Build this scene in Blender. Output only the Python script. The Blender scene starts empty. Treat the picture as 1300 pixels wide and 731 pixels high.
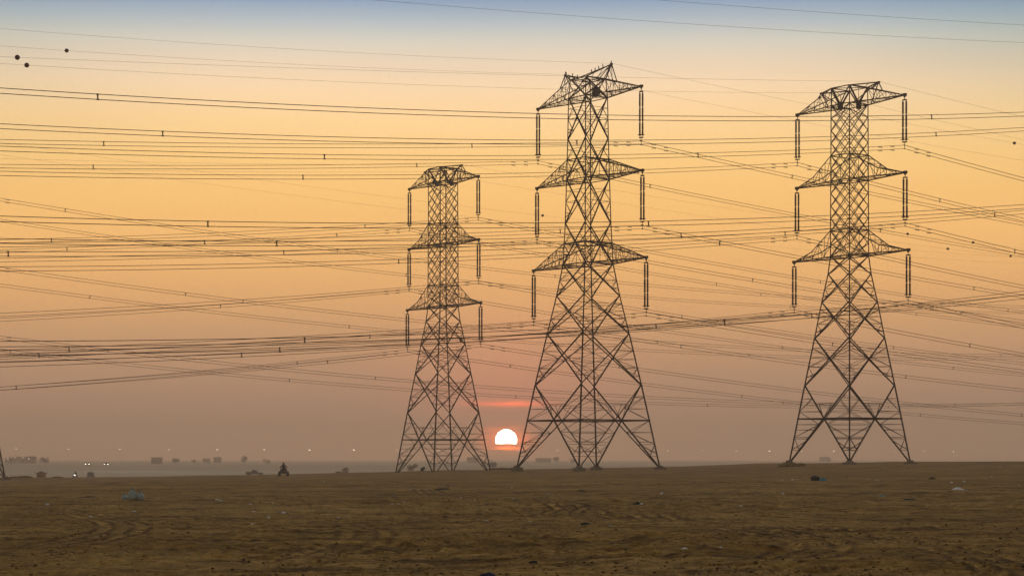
import bpy, bmesh, math, random
import numpy as np
from mathutils import Vector, Matrix

random.seed(7)
RNG = np.random.default_rng(11)
R = math.radians
scene = bpy.context.scene
COL = scene.collection

# ------------------------------------------------------------------ camera
F = 2700.0          # focal length in photo pixels (1300 wide)
HY = 582.0          # photo row of the horizon
EYE = 1.6
cam = bpy.data.cameras.new('camera')
cam.sensor_width = 36.0
cam.lens = 36.0 * F / 1300.0
cam.shift_y = (HY - 365.5) / 1300.0
cam.clip_start = 0.5
cam.clip_end = 40000.0
camo = bpy.data.objects.new('camera', cam)
camo.location = (0, 0, EYE)
camo.rotation_euler = (R(90), 0, 0)
COL.objects.link(camo)
scene.camera = camo

# ------------------------------------------------------------------ view
scene.view_settings.view_transform = 'Standard'
scene.view_settings.look = 'None'
scene.view_settings.gamma = 1.0
scene.view_settings.exposure = 0.0
scene.view_settings.use_curve_mapping = False
scene.cycles.use_denoising = True
scene.cycles.volume_bounces = 1
scene.cycles.max_bounces = 6
scene.cycles.sample_clamp_indirect = 4.0

def lin(c):
    return tuple(((v / 255.0) / 12.92 if v / 255.0 <= 0.04045 else ((v / 255.0 + 0.055) / 1.055) ** 2.4) for v in c)

# ------------------------------------------------------------------ world
SUNX, SUNZ = (642.5 - 650) / F, (HY - 558.6) / F
world = bpy.data.worlds.new('World')
scene.world = world
world.use_nodes = True
nt = world.node_tree
nt.nodes.clear()
def N(t, **kw):
    n = nt.nodes.new(t)
    for k, v in kw.items():
        setattr(n, k, v)
    return n
def L(a, b):
    nt.links.new(a, b)
def math_(op, a, b=None, clamp=False):
    n = N('ShaderNodeMath', operation=op, use_clamp=clamp)
    for i, s in enumerate((a, b)):
        if s is None: continue
        if isinstance(s, (int, float)): n.inputs[i].default_value = s
        else: L(s, n.inputs[i])
    return n.outputs[0]
def smooth_(v, e0, e1):
    n = N('ShaderNodeMapRange', interpolation_type='SMOOTHSTEP')
    n.inputs['From Min'].default_value = e0; n.inputs['From Max'].default_value = e1
    L(v, n.inputs['Value'])
    return n.outputs['Result']
def mix_(fac, a, b, mode='MIX'):
    n = N('ShaderNodeMix', data_type='RGBA', blend_type=mode)
    if isinstance(fac, (int, float)): n.inputs[0].default_value = fac
    else: L(fac, n.inputs[0])
    for i, s in ((6, a), (7, b)):
        if isinstance(s, tuple): n.inputs[i].default_value = (*s[:3], 1)
        else: L(s, n.inputs[i])
    return n.outputs[2]
tc = N('ShaderNodeTexCoord')
sep = N('ShaderNodeSeparateXYZ'); L(tc.outputs['Generated'], sep.inputs[0])
dx, dy, dz = sep.outputs
hor = math_('SQRT', math_('ADD', math_('MULTIPLY', dx, dx), math_('MULTIPLY', dy, dy)))
tanel = math_('DIVIDE', dz, math_('MAXIMUM', hor, 0.001))
cosaz = math_('DIVIDE', dy, math_('MAXIMUM', hor, 0.001))
ysafe = math_('MAXIMUM', dy, 0.001)
pxn = math_('DIVIDE', dx, ysafe)
pzn = math_('DIVIDE', dz, ysafe)
# dusty dusk gradient by elevation
SKY = [(582, (146, 120, 96)), (545, (152, 124, 100)), (505, (170, 132, 105)), (465, (188, 144, 108)), (425, (208, 157, 108)),
       (385, (226, 169, 107)), (345, (239, 180, 109)), (300, (247, 189, 112)), (250, (251, 196, 117)), (200, (252, 204, 129)),
       (150, (252, 211, 152)), (112, (246, 213, 171)), (80, (230, 208, 180)), (55, (211, 204, 188)), (30, (178, 187, 190)),
       (0, (132, 157, 184)), (-150, (160, 170, 180)), (-500, (164, 167, 170)), (-1200, (162, 164, 166))]
ZMAX = (HY + 1200) / F
ramp = N('ShaderNodeValToRGB')
L(math_('DIVIDE', tanel, ZMAX, clamp=True), ramp.inputs[0])
el = ramp.color_ramp.elements
while len(el) > 1: el.remove(el[0])
for i, (y, c) in enumerate(SKY):
    p = (HY - y) / F / ZMAX
    e = el[0] if i == 0 else el.new(p)
    e.position = p
    e.color = (*lin(c), 1)
sky = ramp.outputs[0]
# high sky hands over to the physical dusk sky
nish = N('ShaderNodeTexSky', sky_type='NISHITA')
nish.sun_disc = False
nish.sun_elevation = R(0.5); nish.sun_rotation = R(0.2)
nish.dust_density = 6.0; nish.air_density = 1.2
nishs = mix_(1.0, nish.outputs[0], (0.30, 0.30, 0.30), 'MULTIPLY')
sky = mix_(math_('MULTIPLY', smooth_(tanel, 0.3, 1.2), 0.3), sky, nishs)
# it dims and cools away from the sunset
away = smooth_(cosaz, 0.985, -0.55)
sky = mix_(away, sky, mix_(1.0, sky, (0.50, 0.46, 0.40), 'MULTIPLY'))
side = smooth_(cosaz, 0.998, 0.965)
sky = mix_(math_('MULTIPLY', side, smooth_(tanel, 0.10, 0.2)), sky, mix_(1.0, sky, (0.80, 0.86, 0.88), 'MULTIPLY'))
rightw = math_('MULTIPLY', smooth_(pxn, 0.08, 0.27), smooth_(tanel, 0.15, 0.21))
sky = mix_(rightw, sky, mix_(1.0, sky, (0.78, 0.88, 0.94), 'MULTIPLY'))
# faint unevenness of the dust
nz = N('ShaderNodeTexNoise'); nz.inputs['Scale'].default_value = 6.0; nz.inputs['Detail'].default_value = 3.0
mpg = N('ShaderNodeMapping'); mpg.inputs['Scale'].default_value = (1, 1, 5); L(tc.outputs['Generated'], mpg.inputs[0]); L(mpg.outputs[0], nz.inputs[0])
sky = mix_(1.0, sky, mix_(nz.outputs[0], (0.95, 0.95, 0.955), (1.05, 1.05, 1.045)), 'MULTIPLY')
# sun, its lower rim cut off by a bank of dust, with lit streaks
ddx = math_('SUBTRACT', pxn, SUNX); ddz = math_('SUBTRACT', pzn, SUNZ)
dist = math_('SQRT', math_('ADD', math_('MULTIPLY', ddx, ddx), math_('MULTIPLY', ddz, ddz)))
front = math_('GREATER_THAN', dy, 0.05)
def gauss(v, c, w):
    q = math_('DIVIDE', math_('SUBTRACT', v, c), w)
    return math_('POWER', 2.718, math_('MULTIPLY', math_('MULTIPLY', q, q), -1.0))
def add_sky(fac, color):
    global sky
    sky = mix_(math_('MULTIPLY', fac, front), sky, mix_(1.0, sky, color, 'ADD'))
glow_w = gauss(dist, 0.0, 0.045)
add_sky(glow_w, (0.34, 0.0, -0.03))
nb = N('ShaderNodeTexNoise'); nb.inputs['Scale'].default_value = 60.0; nb.inputs['Detail'].default_value = 4.0
mpb = N('ShaderNodeMapping'); mpb.inputs['Scale'].default_value = (1, 1, 12); L(tc.outputs['Generated'], mpb.inputs[0]); L(mpb.outputs[0], nb.inputs[0])
wob = smooth_(nb.outputs[0], 0.32, 0.62)
b1 = math_('MULTIPLY', math_('MULTIPLY', gauss(pzn, 0.0259, 0.0013), gauss(pxn, -0.002, 0.015)), math_('ADD', math_('MULTIPLY', wob, 0.6), 0.4))
add_sky(b1, (2.5, 0.15, 0.0))
b2 = math_('MULTIPLY', gauss(pzn, 0.0093, 0.0042), gauss(pxn, SUNX, 0.0098))
add_sky(math_('MULTIPLY', b2, math_('ADD', math_('MULTIPLY', wob, 0.5), 0.5)), (15.0, 1.6, 0.0))
b3 = math_('MULTIPLY', gauss(pzn, 0.0049, 0.0011), gauss(pxn, SUNX, 0.0065))
add_sky(math_('MULTIPLY', b3, wob), (20.0, 2.8, 0.1))
disc = math_('MULTIPLY', smooth_(dist, 0.00535, 0.00485), smooth_(pzn, 0.00690, 0.00735))
sky = mix_(math_('MULTIPLY', disc, front), sky, (90.0, 72.0, 56.0))
bg = N('ShaderNodeBackground'); L(sky, bg.inputs[0]); bg.inputs[1].default_value = 1.2
wo = N('ShaderNodeOutputWorld'); L(bg.outputs[0], wo.inputs[0])

# ------------------------------------------------------------------ sun lamp
sl = bpy.data.lights.new('sun', 'SUN')
sl.energy = 2.0; sl.angle = R(0.55); sl.color = (1.0, 0.50, 0.24)
so = bpy.data.objects.new('sun', sl); COL.objects.link(so)
so.rotation_euler = Vector((SUNX, 1.0, SUNZ)).to_track_quat('Z', 'Y').to_euler()
so.location = (0, 300, 90)

# ------------------------------------------------------------------ helpers
def tag(o, label=None, cat=None, group=None, kind=None):
    if label: o['label'] = label
    if cat: o['category'] = cat
    if group: o['group'] = group
    if kind: o['kind'] = kind
    return o
def empty(name, loc=(0, 0, 0), rz=0.0, scale=1.0):
    o = bpy.data.objects.new(name, None)
    o.location = loc; o.rotation_euler = (0, 0, rz); o.scale = (scale,) * 3
    o.empty_display_size = 0.3
    COL.objects.link(o)
    return o
def copy_tree(o, parent=None):
    c = o.copy(); COL.objects.link(c)
    if parent is not None: c.parent = parent
    for ch in o.children: copy_tree(ch, c)
    return c
class MB:
    def __init__(s): s.v = []; s.f = []
    def poly(s, vs, fs):
        b = len(s.v); s.v += [tuple(p) for p in vs]; s.f += [tuple(i + b for i in q) for q in fs]
        return s
    def box(s, c, d, taper=1.0):
        x, y, z = c; a, b, h = d[0] / 2, d[1] / 2, d[2] / 2
        vs = [(x + i * a * (taper if k > 0 else 1), y + j * b * (taper if k > 0 else 1), z + k * h) for k in (-1, 1) for i, j in ((-1, -1), (1, -1), (1, 1), (-1, 1))]
        return s.poly(vs, [(3, 2, 1, 0), (4, 5, 6, 7), (0, 1, 5, 4), (1, 2, 6, 5), (2, 3, 7, 6), (3, 0, 4, 7)])
    def frame(s, p, q, ref=None):
        p, q = Vector(p), Vector(q); d = (q - p).normalized()
        r = Vector(ref) if ref is not None else Vector((0, 0, 1))
        if abs(d.dot(r)) > 0.97 * r.length: r = Vector((1, 0.3, 0))
        a = d.cross(r).normalized(); b = d.cross(a).normalized()
        return p, q, a, b
    def bar(s, p, q, w, ref=None):                 # square bar
        p, q, a, b = s.frame(p, q, ref); w /= 2
        vs = [e + a * i * w + b * j * w for e in (p, q) for i, j in ((-1, -1), (1, -1), (1, 1), (-1, 1))]
        return s.poly(vs, [(3, 2, 1, 0), (4, 5, 6, 7), (0, 1, 5, 4), (1, 2, 6, 5), (2, 3, 7, 6), (3, 0, 4, 7)])
    def angle(s, p, q, w, ref=None):               # L-section steel angle
        p, q, a, b = s.frame(p, q, ref); t = w * 0.22; h = w / 2
        pr = [(-h, -h), (h, -h), (h, -h + t), (-h + t, -h + t), (-h + t, h), (-h, h)]
        vs = [e + a * i + b * j for e in (p, q) for i, j in pr]
        fs = [(i, (i + 1) % 6, (i + 1) % 6 + 6, i + 6) for i in range(6)]
        fs += [(3, 2, 1, 0), (5, 4, 3, 0), (6, 7, 8, 9), (6, 9, 10, 11)]
        return s.poly(vs, fs)
    def lathe(s, prof, n=10, c=(0, 0, 0), axis='z', sx=1.0):
        vs = []
        for r, z in prof:
            for i in range(n):
                t = 2 * math.pi * i / n; x, y = r * math.cos(t) * sx, r * math.sin(t)
                vs.append({'z': (c[0] + x, c[1] + y, c[2] + z), 'x': (c[0] + z, c[1] + x, c[2] + y), 'y': (c[0] + y, c[1] + z, c[2] + x)}[axis])
        m = len(prof)
        fs = [(k * n + i, k * n + (i + 1) % n, (k + 1) * n + (i + 1) % n, (k + 1) * n + i) for k in range(m - 1) for i in range(n)]
        fs += [tuple(range(n - 1, -1, -1)), tuple((m - 1) * n + i for i in range(n))]
        return s.poly(vs, fs)
    def tube(s, pts, r, n=4):
        P = [Vector(p) for p in pts]; vs = []
        for i, p in enumerate(P):
            d = (P[min(i + 1, len(P) - 1)] - P[max(i - 1, 0)]).normalized()
            up = Vector((0, 0, 1)) if abs(d.z) < 0.9 else Vector((1, 0, 0))
            a = d.cross(up).normalized(); b = a.cross(d)
            rr = r[i] if isinstance(r, (list, tuple)) else r
            for k in range(n):
                t = 2 * math.pi * (k + 0.5) / n
                vs.append(p + a * rr * math.cos(t) + b * rr * math.sin(t))
        m = len(P)
        fs = [(k * n + i, k * n + (i + 1) % n, (k + 1) * n + (i + 1) % n, (k + 1) * n + i) for k in range(m - 1) for i in range(n)]
        fs += [tuple(range(n - 1, -1, -1)), tuple((m - 1) * n + i for i in range(n))]
        return s.poly(vs, fs)
    def extrude(s, prof, x0, x1, taper=None):      # prof: (y,z) outline swept along x; taper(z)->width factor
        n = len(prof)
        vs = []
        for x in (x0, x1):
            for y, z in prof:
                vs.append((x * (taper(z) if taper else 1.0), y, z))
        fs = [(i, (i + 1) % n, n + (i + 1) % n, n + i) for i in range(n)] + [tuple(range(n - 1, -1, -1)), tuple(range(n, 2 * n))]
        return s.poly(vs, fs)
    def mesh(s, name, mat, smooth=False):
        me = bpy.data.meshes.new(name); me.from_pydata(s.v, [], s.f); me.update()
        if mat: me.materials.append(mat)
        if smooth: me.polygons.foreach_set('use_smooth', [True] * len(me.polygons))
        return me
    def build(s, name, mat, parent=None, smooth=False, loc=None):
        o = bpy.data.objects.new(name, s.mesh(name, mat, smooth)); COL.objects.link(o)
        if parent is not None: o.parent = parent
        if loc is not None: o.location = loc
        return o
def put(name, me, parent=None, loc=(0, 0, 0), rot=(0, 0, 0), scale=(1, 1, 1)):
    o = bpy.data.objects.new(name, me); COL.objects.link(o)
    if parent is not None: o.parent = parent
    o.location = loc; o.rotation_euler = rot; o.scale = scale if isinstance(scale, tuple) else (scale,) * 3
    return o

# ------------------------------------------------------------------ materials
def material(name, col, rough=0.7, metal=0.0, var=0.25, scale=3.0, emit=None, spec=0.3, alpha=None):
    m = bpy.data.materials.new(name); m.use_nodes = True
    t = m.node_tree; b = t.nodes['Principled BSDF']
    b.inputs['Roughness'].default_value = rough; b.inputs['Metallic'].default_value = metal
    b.inputs['Specular IOR Level'].default_value = spec
    nz = t.nodes.new('ShaderNodeTexNoise'); nz.inputs['Scale'].default_value = scale; nz.inputs['Detail'].default_value = 5
    tc = t.nodes.new('ShaderNodeTexCoord'); t.links.new(tc.outputs['Object'], nz.inputs[0])
    r = t.nodes.new('ShaderNodeValToRGB')
    r.color_ramp.elements[0].position = 0.3; r.color_ramp.elements[1].position = 0.7
    r.color_ramp.elements[0].color = (*[c * (1 - var) for c in col], 1); r.color_ramp.elements[1].color = (*[min(1, c * (1 + var)) for c in col], 1)
    t.links.new(nz.outputs[0], r.inputs[0]); t.links.new(r.outputs[0], b.inputs['Base Color'])
    if emit:
        b.inputs['Emission Color'].default_value = (*emit[0], 1); b.inputs['Emission Strength'].default_value = emit[1]
    return m
M = {}
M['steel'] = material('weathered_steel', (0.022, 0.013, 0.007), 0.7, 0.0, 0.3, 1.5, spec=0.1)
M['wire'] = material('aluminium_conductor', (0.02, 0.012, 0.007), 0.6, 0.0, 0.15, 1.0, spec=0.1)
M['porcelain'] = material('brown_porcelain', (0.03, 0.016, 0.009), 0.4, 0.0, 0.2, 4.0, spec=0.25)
M['glassunit'] = material('pale_fitting', (0.35, 0.33, 0.30), 0.4, 0.0, 0.2, 4.0)
M['concrete'] = material('concrete', (0.26, 0.21, 0.16), 0.9, 0, 0.3, 3.0)
M['ball'] = material('marker_ball_paint', (0.10, 0.022, 0.014), 0.5, 0, 0.2, 3.0)
M['feather'] = material('bird_feathers', (0.03, 0.027, 0.025), 0.8, 0, 0.3, 30.0)
M['black'] = material('black_plastic', (0.018, 0.018, 0.02), 0.55, 0, 0.3, 12.0)
M['rubber'] = material('rubber', (0.02, 0.02, 0.02), 0.8, 0, 0.3, 10.0)
M['bagteal'] = material('pale_teal_plastic_bag', (0.36, 0.42, 0.40), 0.35, 0, 0.35, 8.0)
M['cyan'] = material('cyan_sheet', (0.02, 0.27, 0.34), 0.5, 0, 0.3, 9.0)
M['white'] = material('white_plastic_scrap', (0.86, 0.82, 0.74), 0.6, 0, 0.15, 12.0)
M['card'] = material('cardboard_scrap', (0.42, 0.31, 0.2), 0.8, 0, 0.3, 9.0)
M['darkrag'] = material('dark_rag', (0.022, 0.02, 0.018), 0.9, 0, 0.4, 8.0)
M['bluerag'] = material('dark_blue_rag', (0.035, 0.045, 0.075), 0.8, 0, 0.4, 8.0)
M['paintwhite'] = material('white_car_paint', (0.55, 0.53, 0.5), 0.6, 0, 0.08, 2.0, spec=0.2)
M['paintgrey'] = material('grey_car_paint', (0.14, 0.14, 0.12), 0.6, 0, 0.1, 2.0, spec=0.2)
M['paintsand'] = material('sand_car_paint', (0.20, 0.17, 0.13), 0.6, 0, 0.1, 2.0, spec=0.2)
M['glass'] = material('dark_glass', (0.03, 0.035, 0.04), 0.4, 0, 0.1, 2.0, spec=0.2)
M['headlight'] = material('lit_headlight', (0.9, 0.9, 0.85), 0.3, 0, 0.02, 1.0, emit=((1.0, 0.93, 0.8), 14.0))
M['lampoff'] = material('headlight_glass', (0.5, 0.5, 0.48), 0.2, 0, 0.05, 3.0)
M['lamp'] = material('lit_lamp', (0.9, 0.9, 0.85), 0.3, 0, 0.02, 1.0, emit=((1.0, 0.90, 0.72), 17.0))
M['lampdim'] = material('dim_lit_lamp', (0.9, 0.85, 0.75), 0.3, 0, 0.02, 1.0, emit=((1.0, 0.86, 0.66), 6.5))
M['mast'] = material('galvanised_mast', (0.25, 0.24, 0.23), 0.6, 0, 0.15, 2.0)
M['wallpale'] = material('pale_render', (0.50, 0.42, 0.32), 0.9, 0, 0.12, 0.6)
M['walltan'] = material('tan_blockwork', (0.32, 0.25, 0.18), 0.9, 0, 0.2, 0.6)
M['brick'] = material('orange_booth_wall', (0.40, 0.20, 0.09), 0.85, 0, 0.2, 2.0)
M['roofdark'] = material('dark_roof', (0.09, 0.065, 0.05), 0.85, 0, 0.25, 1.5)
M['leaf'] = material('dusty_leaves', (0.07, 0.075, 0.035), 0.85, 0, 0.4, 1.5)
M['bark'] = material('bark', (0.10, 0.075, 0.05), 0.9, 0, 0.3, 4.0)
M['cloth'] = material('dark_clothing', (0.025, 0.024, 0.026), 0.9, 0, 0.3, 12.0)
M['helmet'] = material('helmet_shell', (0.03, 0.03, 0.03), 0.3, 0, 0.1, 4.0, spec=0.5)
M['quad'] = material('quad_bodywork', (0.03, 0.022, 0.02), 0.4, 0, 0.2, 5.0, spec=0.4)
M['stone'] = material('dirt_clod', (0.26, 0.15, 0.045), 0.95, 0, 0.45, 4.0)
M['palesand'] = material('pale_sand', (0.84, 0.64, 0.43), 0.95, 0, 0.2, 0.02)

# ------------------------------------------------------------------ terrain
def noise2(x, y, seed):
    xi = np.floor(x).astype(np.int64); yi = np.floor(y).astype(np.int64)
    xf = x - xi; yf = y - yi
    def h(a, b):
        n = (a * 374761393 + b * 668265263 + seed * 974634777) & 0xFFFFFFFF
        n = ((n ^ (n >> 13)) * 1274126177) & 0xFFFFFFFF
        return ((n ^ (n >> 16)) & 0xFFFF) / 32767.5 - 1.0
    u_ = xf * xf * xf * (xf * (xf * 6 - 15) + 10); v_ = yf * yf * yf * (yf * (yf * 6 - 15) + 10)
    a = h(xi, yi); b = h(xi + 1, yi); c = h(xi, yi + 1); d = h(xi + 1, yi + 1)
    return (a + (b - a) * u_) * (1 - v_) + (c + (d - c) * u_) * v_
def sstep(x, a, b):
    t = np.clip((x - a) / (b - a), 0, 1); return t * t * (3 - 2 * t)
CX = [-400, -200, -79, -67, -43, -24.4, -11, 0, 11.7, 24.4, 30.6, 37.9, 43, 52.6, 61.7, 73.3, 200, 400]
CZ = [-2.6, -2.2, -1.72, -1.58, -1.16, -0.74, -0.44, -0.28, 0.0, 0.2, 0.28, 0.58, 0.8, 0.88, 1.04, 1.1, 1.5, 1.8]
PY = [0, 370, 520, 760, 1000, 1200, 3000, 9000]
def macro(x, y):
    x = np.asarray(x, float); y = np.asarray(y, float)
    g = np.interp(x, CX, CZ)
    near = g * sstep(y, 20, 290)
    plain = np.interp(y, [0, 760, 1000, 1250, 9000], [-4.0, -4.0, -1.6, -1.7, -1.7])
    w = sstep(y, 365, 540)
    z = near * (1 - w) + plain * w
    z = z + 0.35 * noise2(x / 60, y / 45, 3) * sstep(y, 380, 600) * (1 - sstep(y, 900, 1400))
    return z
# wheel ruts: centre lines of tracks across the field (metres)
TRACKS = [
    [(-3.6, 30.0), (-3.1, 37), (-3.0, 43), (-3.5, 49), (-5.2, 55), (-8.5, 60), (-14, 64)],
    [(2.0, 28.0), (4.2, 33), (5.5, 38), (5.7, 43), (5.0, 49), (3.6, 56), (0.5, 63), (-5, 70)],
    [(6.4, 24.0), (7.2, 31), (7.6, 38), (7.3, 45), (5.9, 53), (3.2, 62), (-1.5, 72), (-9, 83)],
    [(3.8, 52), (3.9, 60), (3.0, 68), (0.4, 76), (-3.5, 83), (-9, 90)],
    [(0.6, 58), (1.5, 64), (1.9, 70), (1.2, 78), (-1, 90), (-4, 104), (-5, 125)],
    [(-40, 120), (-15, 112), (8, 116), (30, 128), (60, 132)],
    [(-40, 88), (-20, 94), (-2, 99), (14, 97), (40, 108)],
    [(-11, 30), (-9.0, 38), (-8.6, 46), (-10.5, 56), (-15, 68), (-24, 82)],
    [(-30, 46), (-18, 43), (-8, 42.5), (4, 45), (16, 50), (26, 58)],
    [(10, 33), (11.5, 41), (14.5, 50), (20, 61), (29, 74)],
]
def smooth_line(pts, n=10):
    P = [Vector((*p, 0)) for p in pts]; out = []
    for i in range(len(P) - 1):
        p0, p1, p2, p3 = P[max(i - 1, 0)], P[i], P[i + 1], P[min(i + 2, len(P) - 1)]
        for k in range(n):
            t = k / n
            out.append(0.5 * ((2 * p1) + (p2 - p0) * t + (2 * p0 - 5 * p1 + 4 * p2 - p3) * t * t + (3 * p1 - p0 - 3 * p2 + p3) * t ** 3))
    out.append(P[-1]); return np.array([(p.x, p.y) for p in out])
TL = [smooth_line(t) for t in TRACKS]
def rut_field(x, y):
    dz = np.zeros_like(x); soil = np.zeros_like(x); band = np.zeros_like(x)
    for ti, T in enumerate(TL):
        m = (x > T[:, 0].min() - 3) & (x < T[:, 0].max() + 3) & (y > T[:, 1].min() - 3) & (y < T[:, 1].max() + 3)
        idx = np.nonzero(m)[0]
        if not len(idx): continue
        px, py = x[idx], y[idx]
        best = np.full(len(idx), 1e9); sgn = np.zeros(len(idx)); along = np.zeros(len(idx)); acc = 0.0
        for i in range(len(T) - 1):
            a, b = T[i], T[i + 1]; d = b - a; l2 = d @ d; ln = math.sqrt(l2)
            t = np.clip(((px - a[0]) * d[0] + (py - a[1]) * d[1]) / l2, 0, 1)
            ex = px - a[0] - t * d[0]; ey = py - a[1] - t * d[1]
            q = np.hypot(ex, ey); c = q < best
            best[c] = q[c]; sgn[c] = np.sign(ex * d[1] - ey * d[0])[c]; along[c] = acc + t[c] * ln
            acc += ln
        s = best * sgn
        fade = np.clip(np.minimum(along, acc - along) / 6.0, 0, 1) * np.clip(0.72 + 0.6 * noise2(along / 3.0 + ti * 9, along * 0, 5), 0, 1)
        band[idx] = np.maximum(band[idx], 0.7 * fade * np.exp(-(s / 0.7) ** 4))
        for c in (-0.42, 0.42):
            e = np.abs(s - c)
            dz[idx] += fade * (-0.03 * np.exp(-(e / 0.11) ** 4) + 0.02 * np.exp(-((e - 0.2) / 0.07) ** 2))
            soil[idx] += fade * (-0.48 * np.exp(-(e / 0.11) ** 4) + 0.5 * np.exp(-((e - 0.20) / 0.075) ** 2))
    return dz, soil, band
def relief(x, y, step):
    """small-scale relief; every octave fades out where the sheet is too coarse to carry it"""
    x = np.asarray(x, float); y = np.asarray(y, float)
    wx = x + 0.8 * noise2(x / 2.1, y / 2.1, 21); wy = y + 0.8 * noise2(x / 2.3, y / 2.3, 22)
    z = np.zeros_like(x)
    for wl, am, sd in ((22, .11, 31), (9, .05, 32), (4.2, .038, 33), (1.9, .032, 34), (0.85, .034, 35), (0.4, .036, 36), (0.19, .028, 37)):
        z += am * noise2(wx / wl + 3.3, wy / (wl * 0.8) + 1.7, sd) * np.clip(wl / (2.2 * step) - 0.5, 0.0, 1)
    rough = sstep(noise2(x / 13, y / 13, 41), -0.25, 0.5)
    z *= 0.6 + 0.7 * rough
    cl = np.clip(noise2(wx / 0.55, wy / 0.55, 44) - 0.38, 0, 1) * rough
    z += 0.10 * cl * np.clip(0.55 / (1.6 * step) - 0.3, 0, 1)
    return z * sstep(y, 5, 20)
def ground_z(x, y):
    x1 = np.array([float(x)]); y1 = np.array([float(y)])
    st = np.array([max(0.03, y * y / (1.6 * 2126) * 0.3)])
    rf = rut_field(x1, y1)
    return float(macro(x1, y1)[0] + relief(x1, y1, st)[0] * (1 - 0.75 * rf[2][0]) + rf[0][0])
def px_ray(px, py):
    return (px - 650) / F, (HY - py) / F
def on_ground(px, py, y0=24.0, y1=380.0):
    """where on the field the photo shows this spot"""
    t, e = px_ray(px, py)
    ys = np.linspace(y0, y1, 1500); d = EYE + e * ys - macro(t * ys, ys)
    k = np.nonzero(d < 0)[0]
    Y = ys[k[0]] if len(k) else y1
    return Vector((t * Y, Y, ground_z(t * Y, Y)))

tt = np.concatenate([np.array([-9, -5, -3, -1.8, -1.1, -.75, -.55, -.42, -.34]), np.linspace(-.285, .285, 860), np.array([.34, .42, .55, .75, 1.1, 1.8, 3, 5, 9])])
k = np.arange(560)
q = np.linspace(1 / 26.0, 1 / 400.0, 900)         # even in picture rows
front_rows = 1 / q
rows = np.concatenate([np.array([-500, -250, -120, -60, -25, -8, 0, 6, 11, 15, 18.5, 21, 23, 24.7]), front_rows,
                       np.linspace(408, 1300, 110), np.geomspace(1330, 4600, 26)])
W = np.where(rows > 60, rows, 60 * np.exp((rows - 60) / 160.0) if False else np.where(rows > 22, rows, 22.0))
W = np.maximum(W, 22.0)
GX = tt[None, :] * W[:, None]; GY = np.repeat(rows[:, None], len(tt), 1)
GX = np.clip(GX, -4200, 4200)
step = np.gradient(rows); step = np.maximum(np.abs(step) * 0.55, 0.03)
ST = np.repeat(step[:, None], len(tt), 1)
fx, fy, fs_ = GX.ravel(), GY.ravel(), ST.ravel()
near = fy < 420
z = macro(fx, fy)
rz_, soil_, band_ = rut_field(fx[near], fy[near])
z[near] += relief(fx[near], fy[near], fs_[near]) * (1 - 0.75 * band_) + rz_
soil = np.full_like(z, 0.5); soil[near] = np.clip(0.5 + soil_, 0, 1)
nr, nc = GX.shape
co = np.stack([fx, fy, z], 1).astype(np.float32)
i0 = (np.arange(nr - 1)[:, None] * nc + np.arange(nc - 1)[None, :]).ravel()
quads = np.stack([i0, i0 + 1, i0 + nc + 1, i0 + nc], 1).astype(np.int32)
me = bpy.data.meshes.new('ground')
me.vertices.add(len(co)); me.vertices.foreach_set('co', co.ravel())
me.loops.add(quads.size); me.loops.foreach_set('vertex_index', quads.ravel())
me.polygons.add(len(quads)); me.polygons.foreach_set('loop_start', np.arange(len(quads), dtype=np.int32) * 4)
me.update(calc_edges=True)
at_ = me.attributes.new('soil', 'FLOAT', 'POINT'); at_.data.foreach_set('value', soil.astype(np.float32))
me.polygons.foreach_set('use_smooth', np.ones(len(quads), dtype=bool))
gm = bpy.data.materials.new('desert_dirt'); gm.use_nodes = True
t = gm.node_tree; b = t.nodes['Principled BSDF']
b.inputs['Roughness'].default_value = 0.95; b.inputs['Specular IOR Level'].default_value = 0.1
tcg = t.nodes.new('ShaderNodeTexCoord')
def gnoise(scale, detail, rough=0.6, sc=(1, 1, 1)):
    mp = t.nodes.new('ShaderNodeMapping'); mp.inputs['Scale'].default_value = sc; t.links.new(tcg.outputs['Object'], mp.inputs[0])
    n = t.nodes.new('ShaderNodeTexNoise'); n.inputs['Scale'].default_value = scale; n.inputs['Detail'].default_value = detail; n.inputs['Roughness'].default_value = rough
    t.links.new(mp.outputs[0], n.inputs[0]); return n.outputs[0]
def gramp(v, a, b_, ca, cb):
    r = t.nodes.new('ShaderNodeValToRGB'); r.color_ramp.elements[0].position = a; r.color_ramp.elements[1].position = b_
    r.color_ramp.elements[0].color = (*ca, 1); r.color_ramp.elements[1].color = (*cb, 1); t.links.new(v, r.inputs[0]); return r.outputs[0]
def gmix(f, a, b_, mode='MIX'):
    n = t.nodes.new('ShaderNodeMix'); n.data_type = 'RGBA'; n.blend_type = mode
    if isinstance(f, float): n.inputs[0].default_value = f
    else: t.links.new(f, n.inputs[0])
    for i, s in ((6, a), (7, b_)):
        if isinstance(s, tuple): n.inputs[i].default_value = (*s, 1)
        else: t.links.new(s, n.inputs[i])
    return n.outputs[2]
base = gramp(gnoise(0.055, 8, 0.65), 0.35, 0.66, (0.40, 0.215, 0.055), (0.56, 0.318, 0.102))
base = gmix(1.0, base, gramp(gnoise(0.6, 7, 0.7), 0.30, 0.70, (0.55, 0.52, 0.48), (1.3, 1.28, 1.22)), 'MULTIPLY')
base = gmix(1.0, base, gramp(gnoise(7.0, 5, 0.75), 0.32, 0.62, (0.5, 0.48, 0.44), (1.35, 1.33, 1.28)), 'MULTIPLY')
spk = gramp(gnoise(2.6, 3, 0.5, (1, 0.35, 1)), 0.60, 0.72, (0, 0, 0), (1, 1, 1))
base = gmix(spk, base, gmix(1.0, base, (0.42, 0.40, 0.40), 'MULTIPLY'))
an = t.nodes.new('ShaderNodeAttribute'); an.attribute_name = 'soil'
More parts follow.
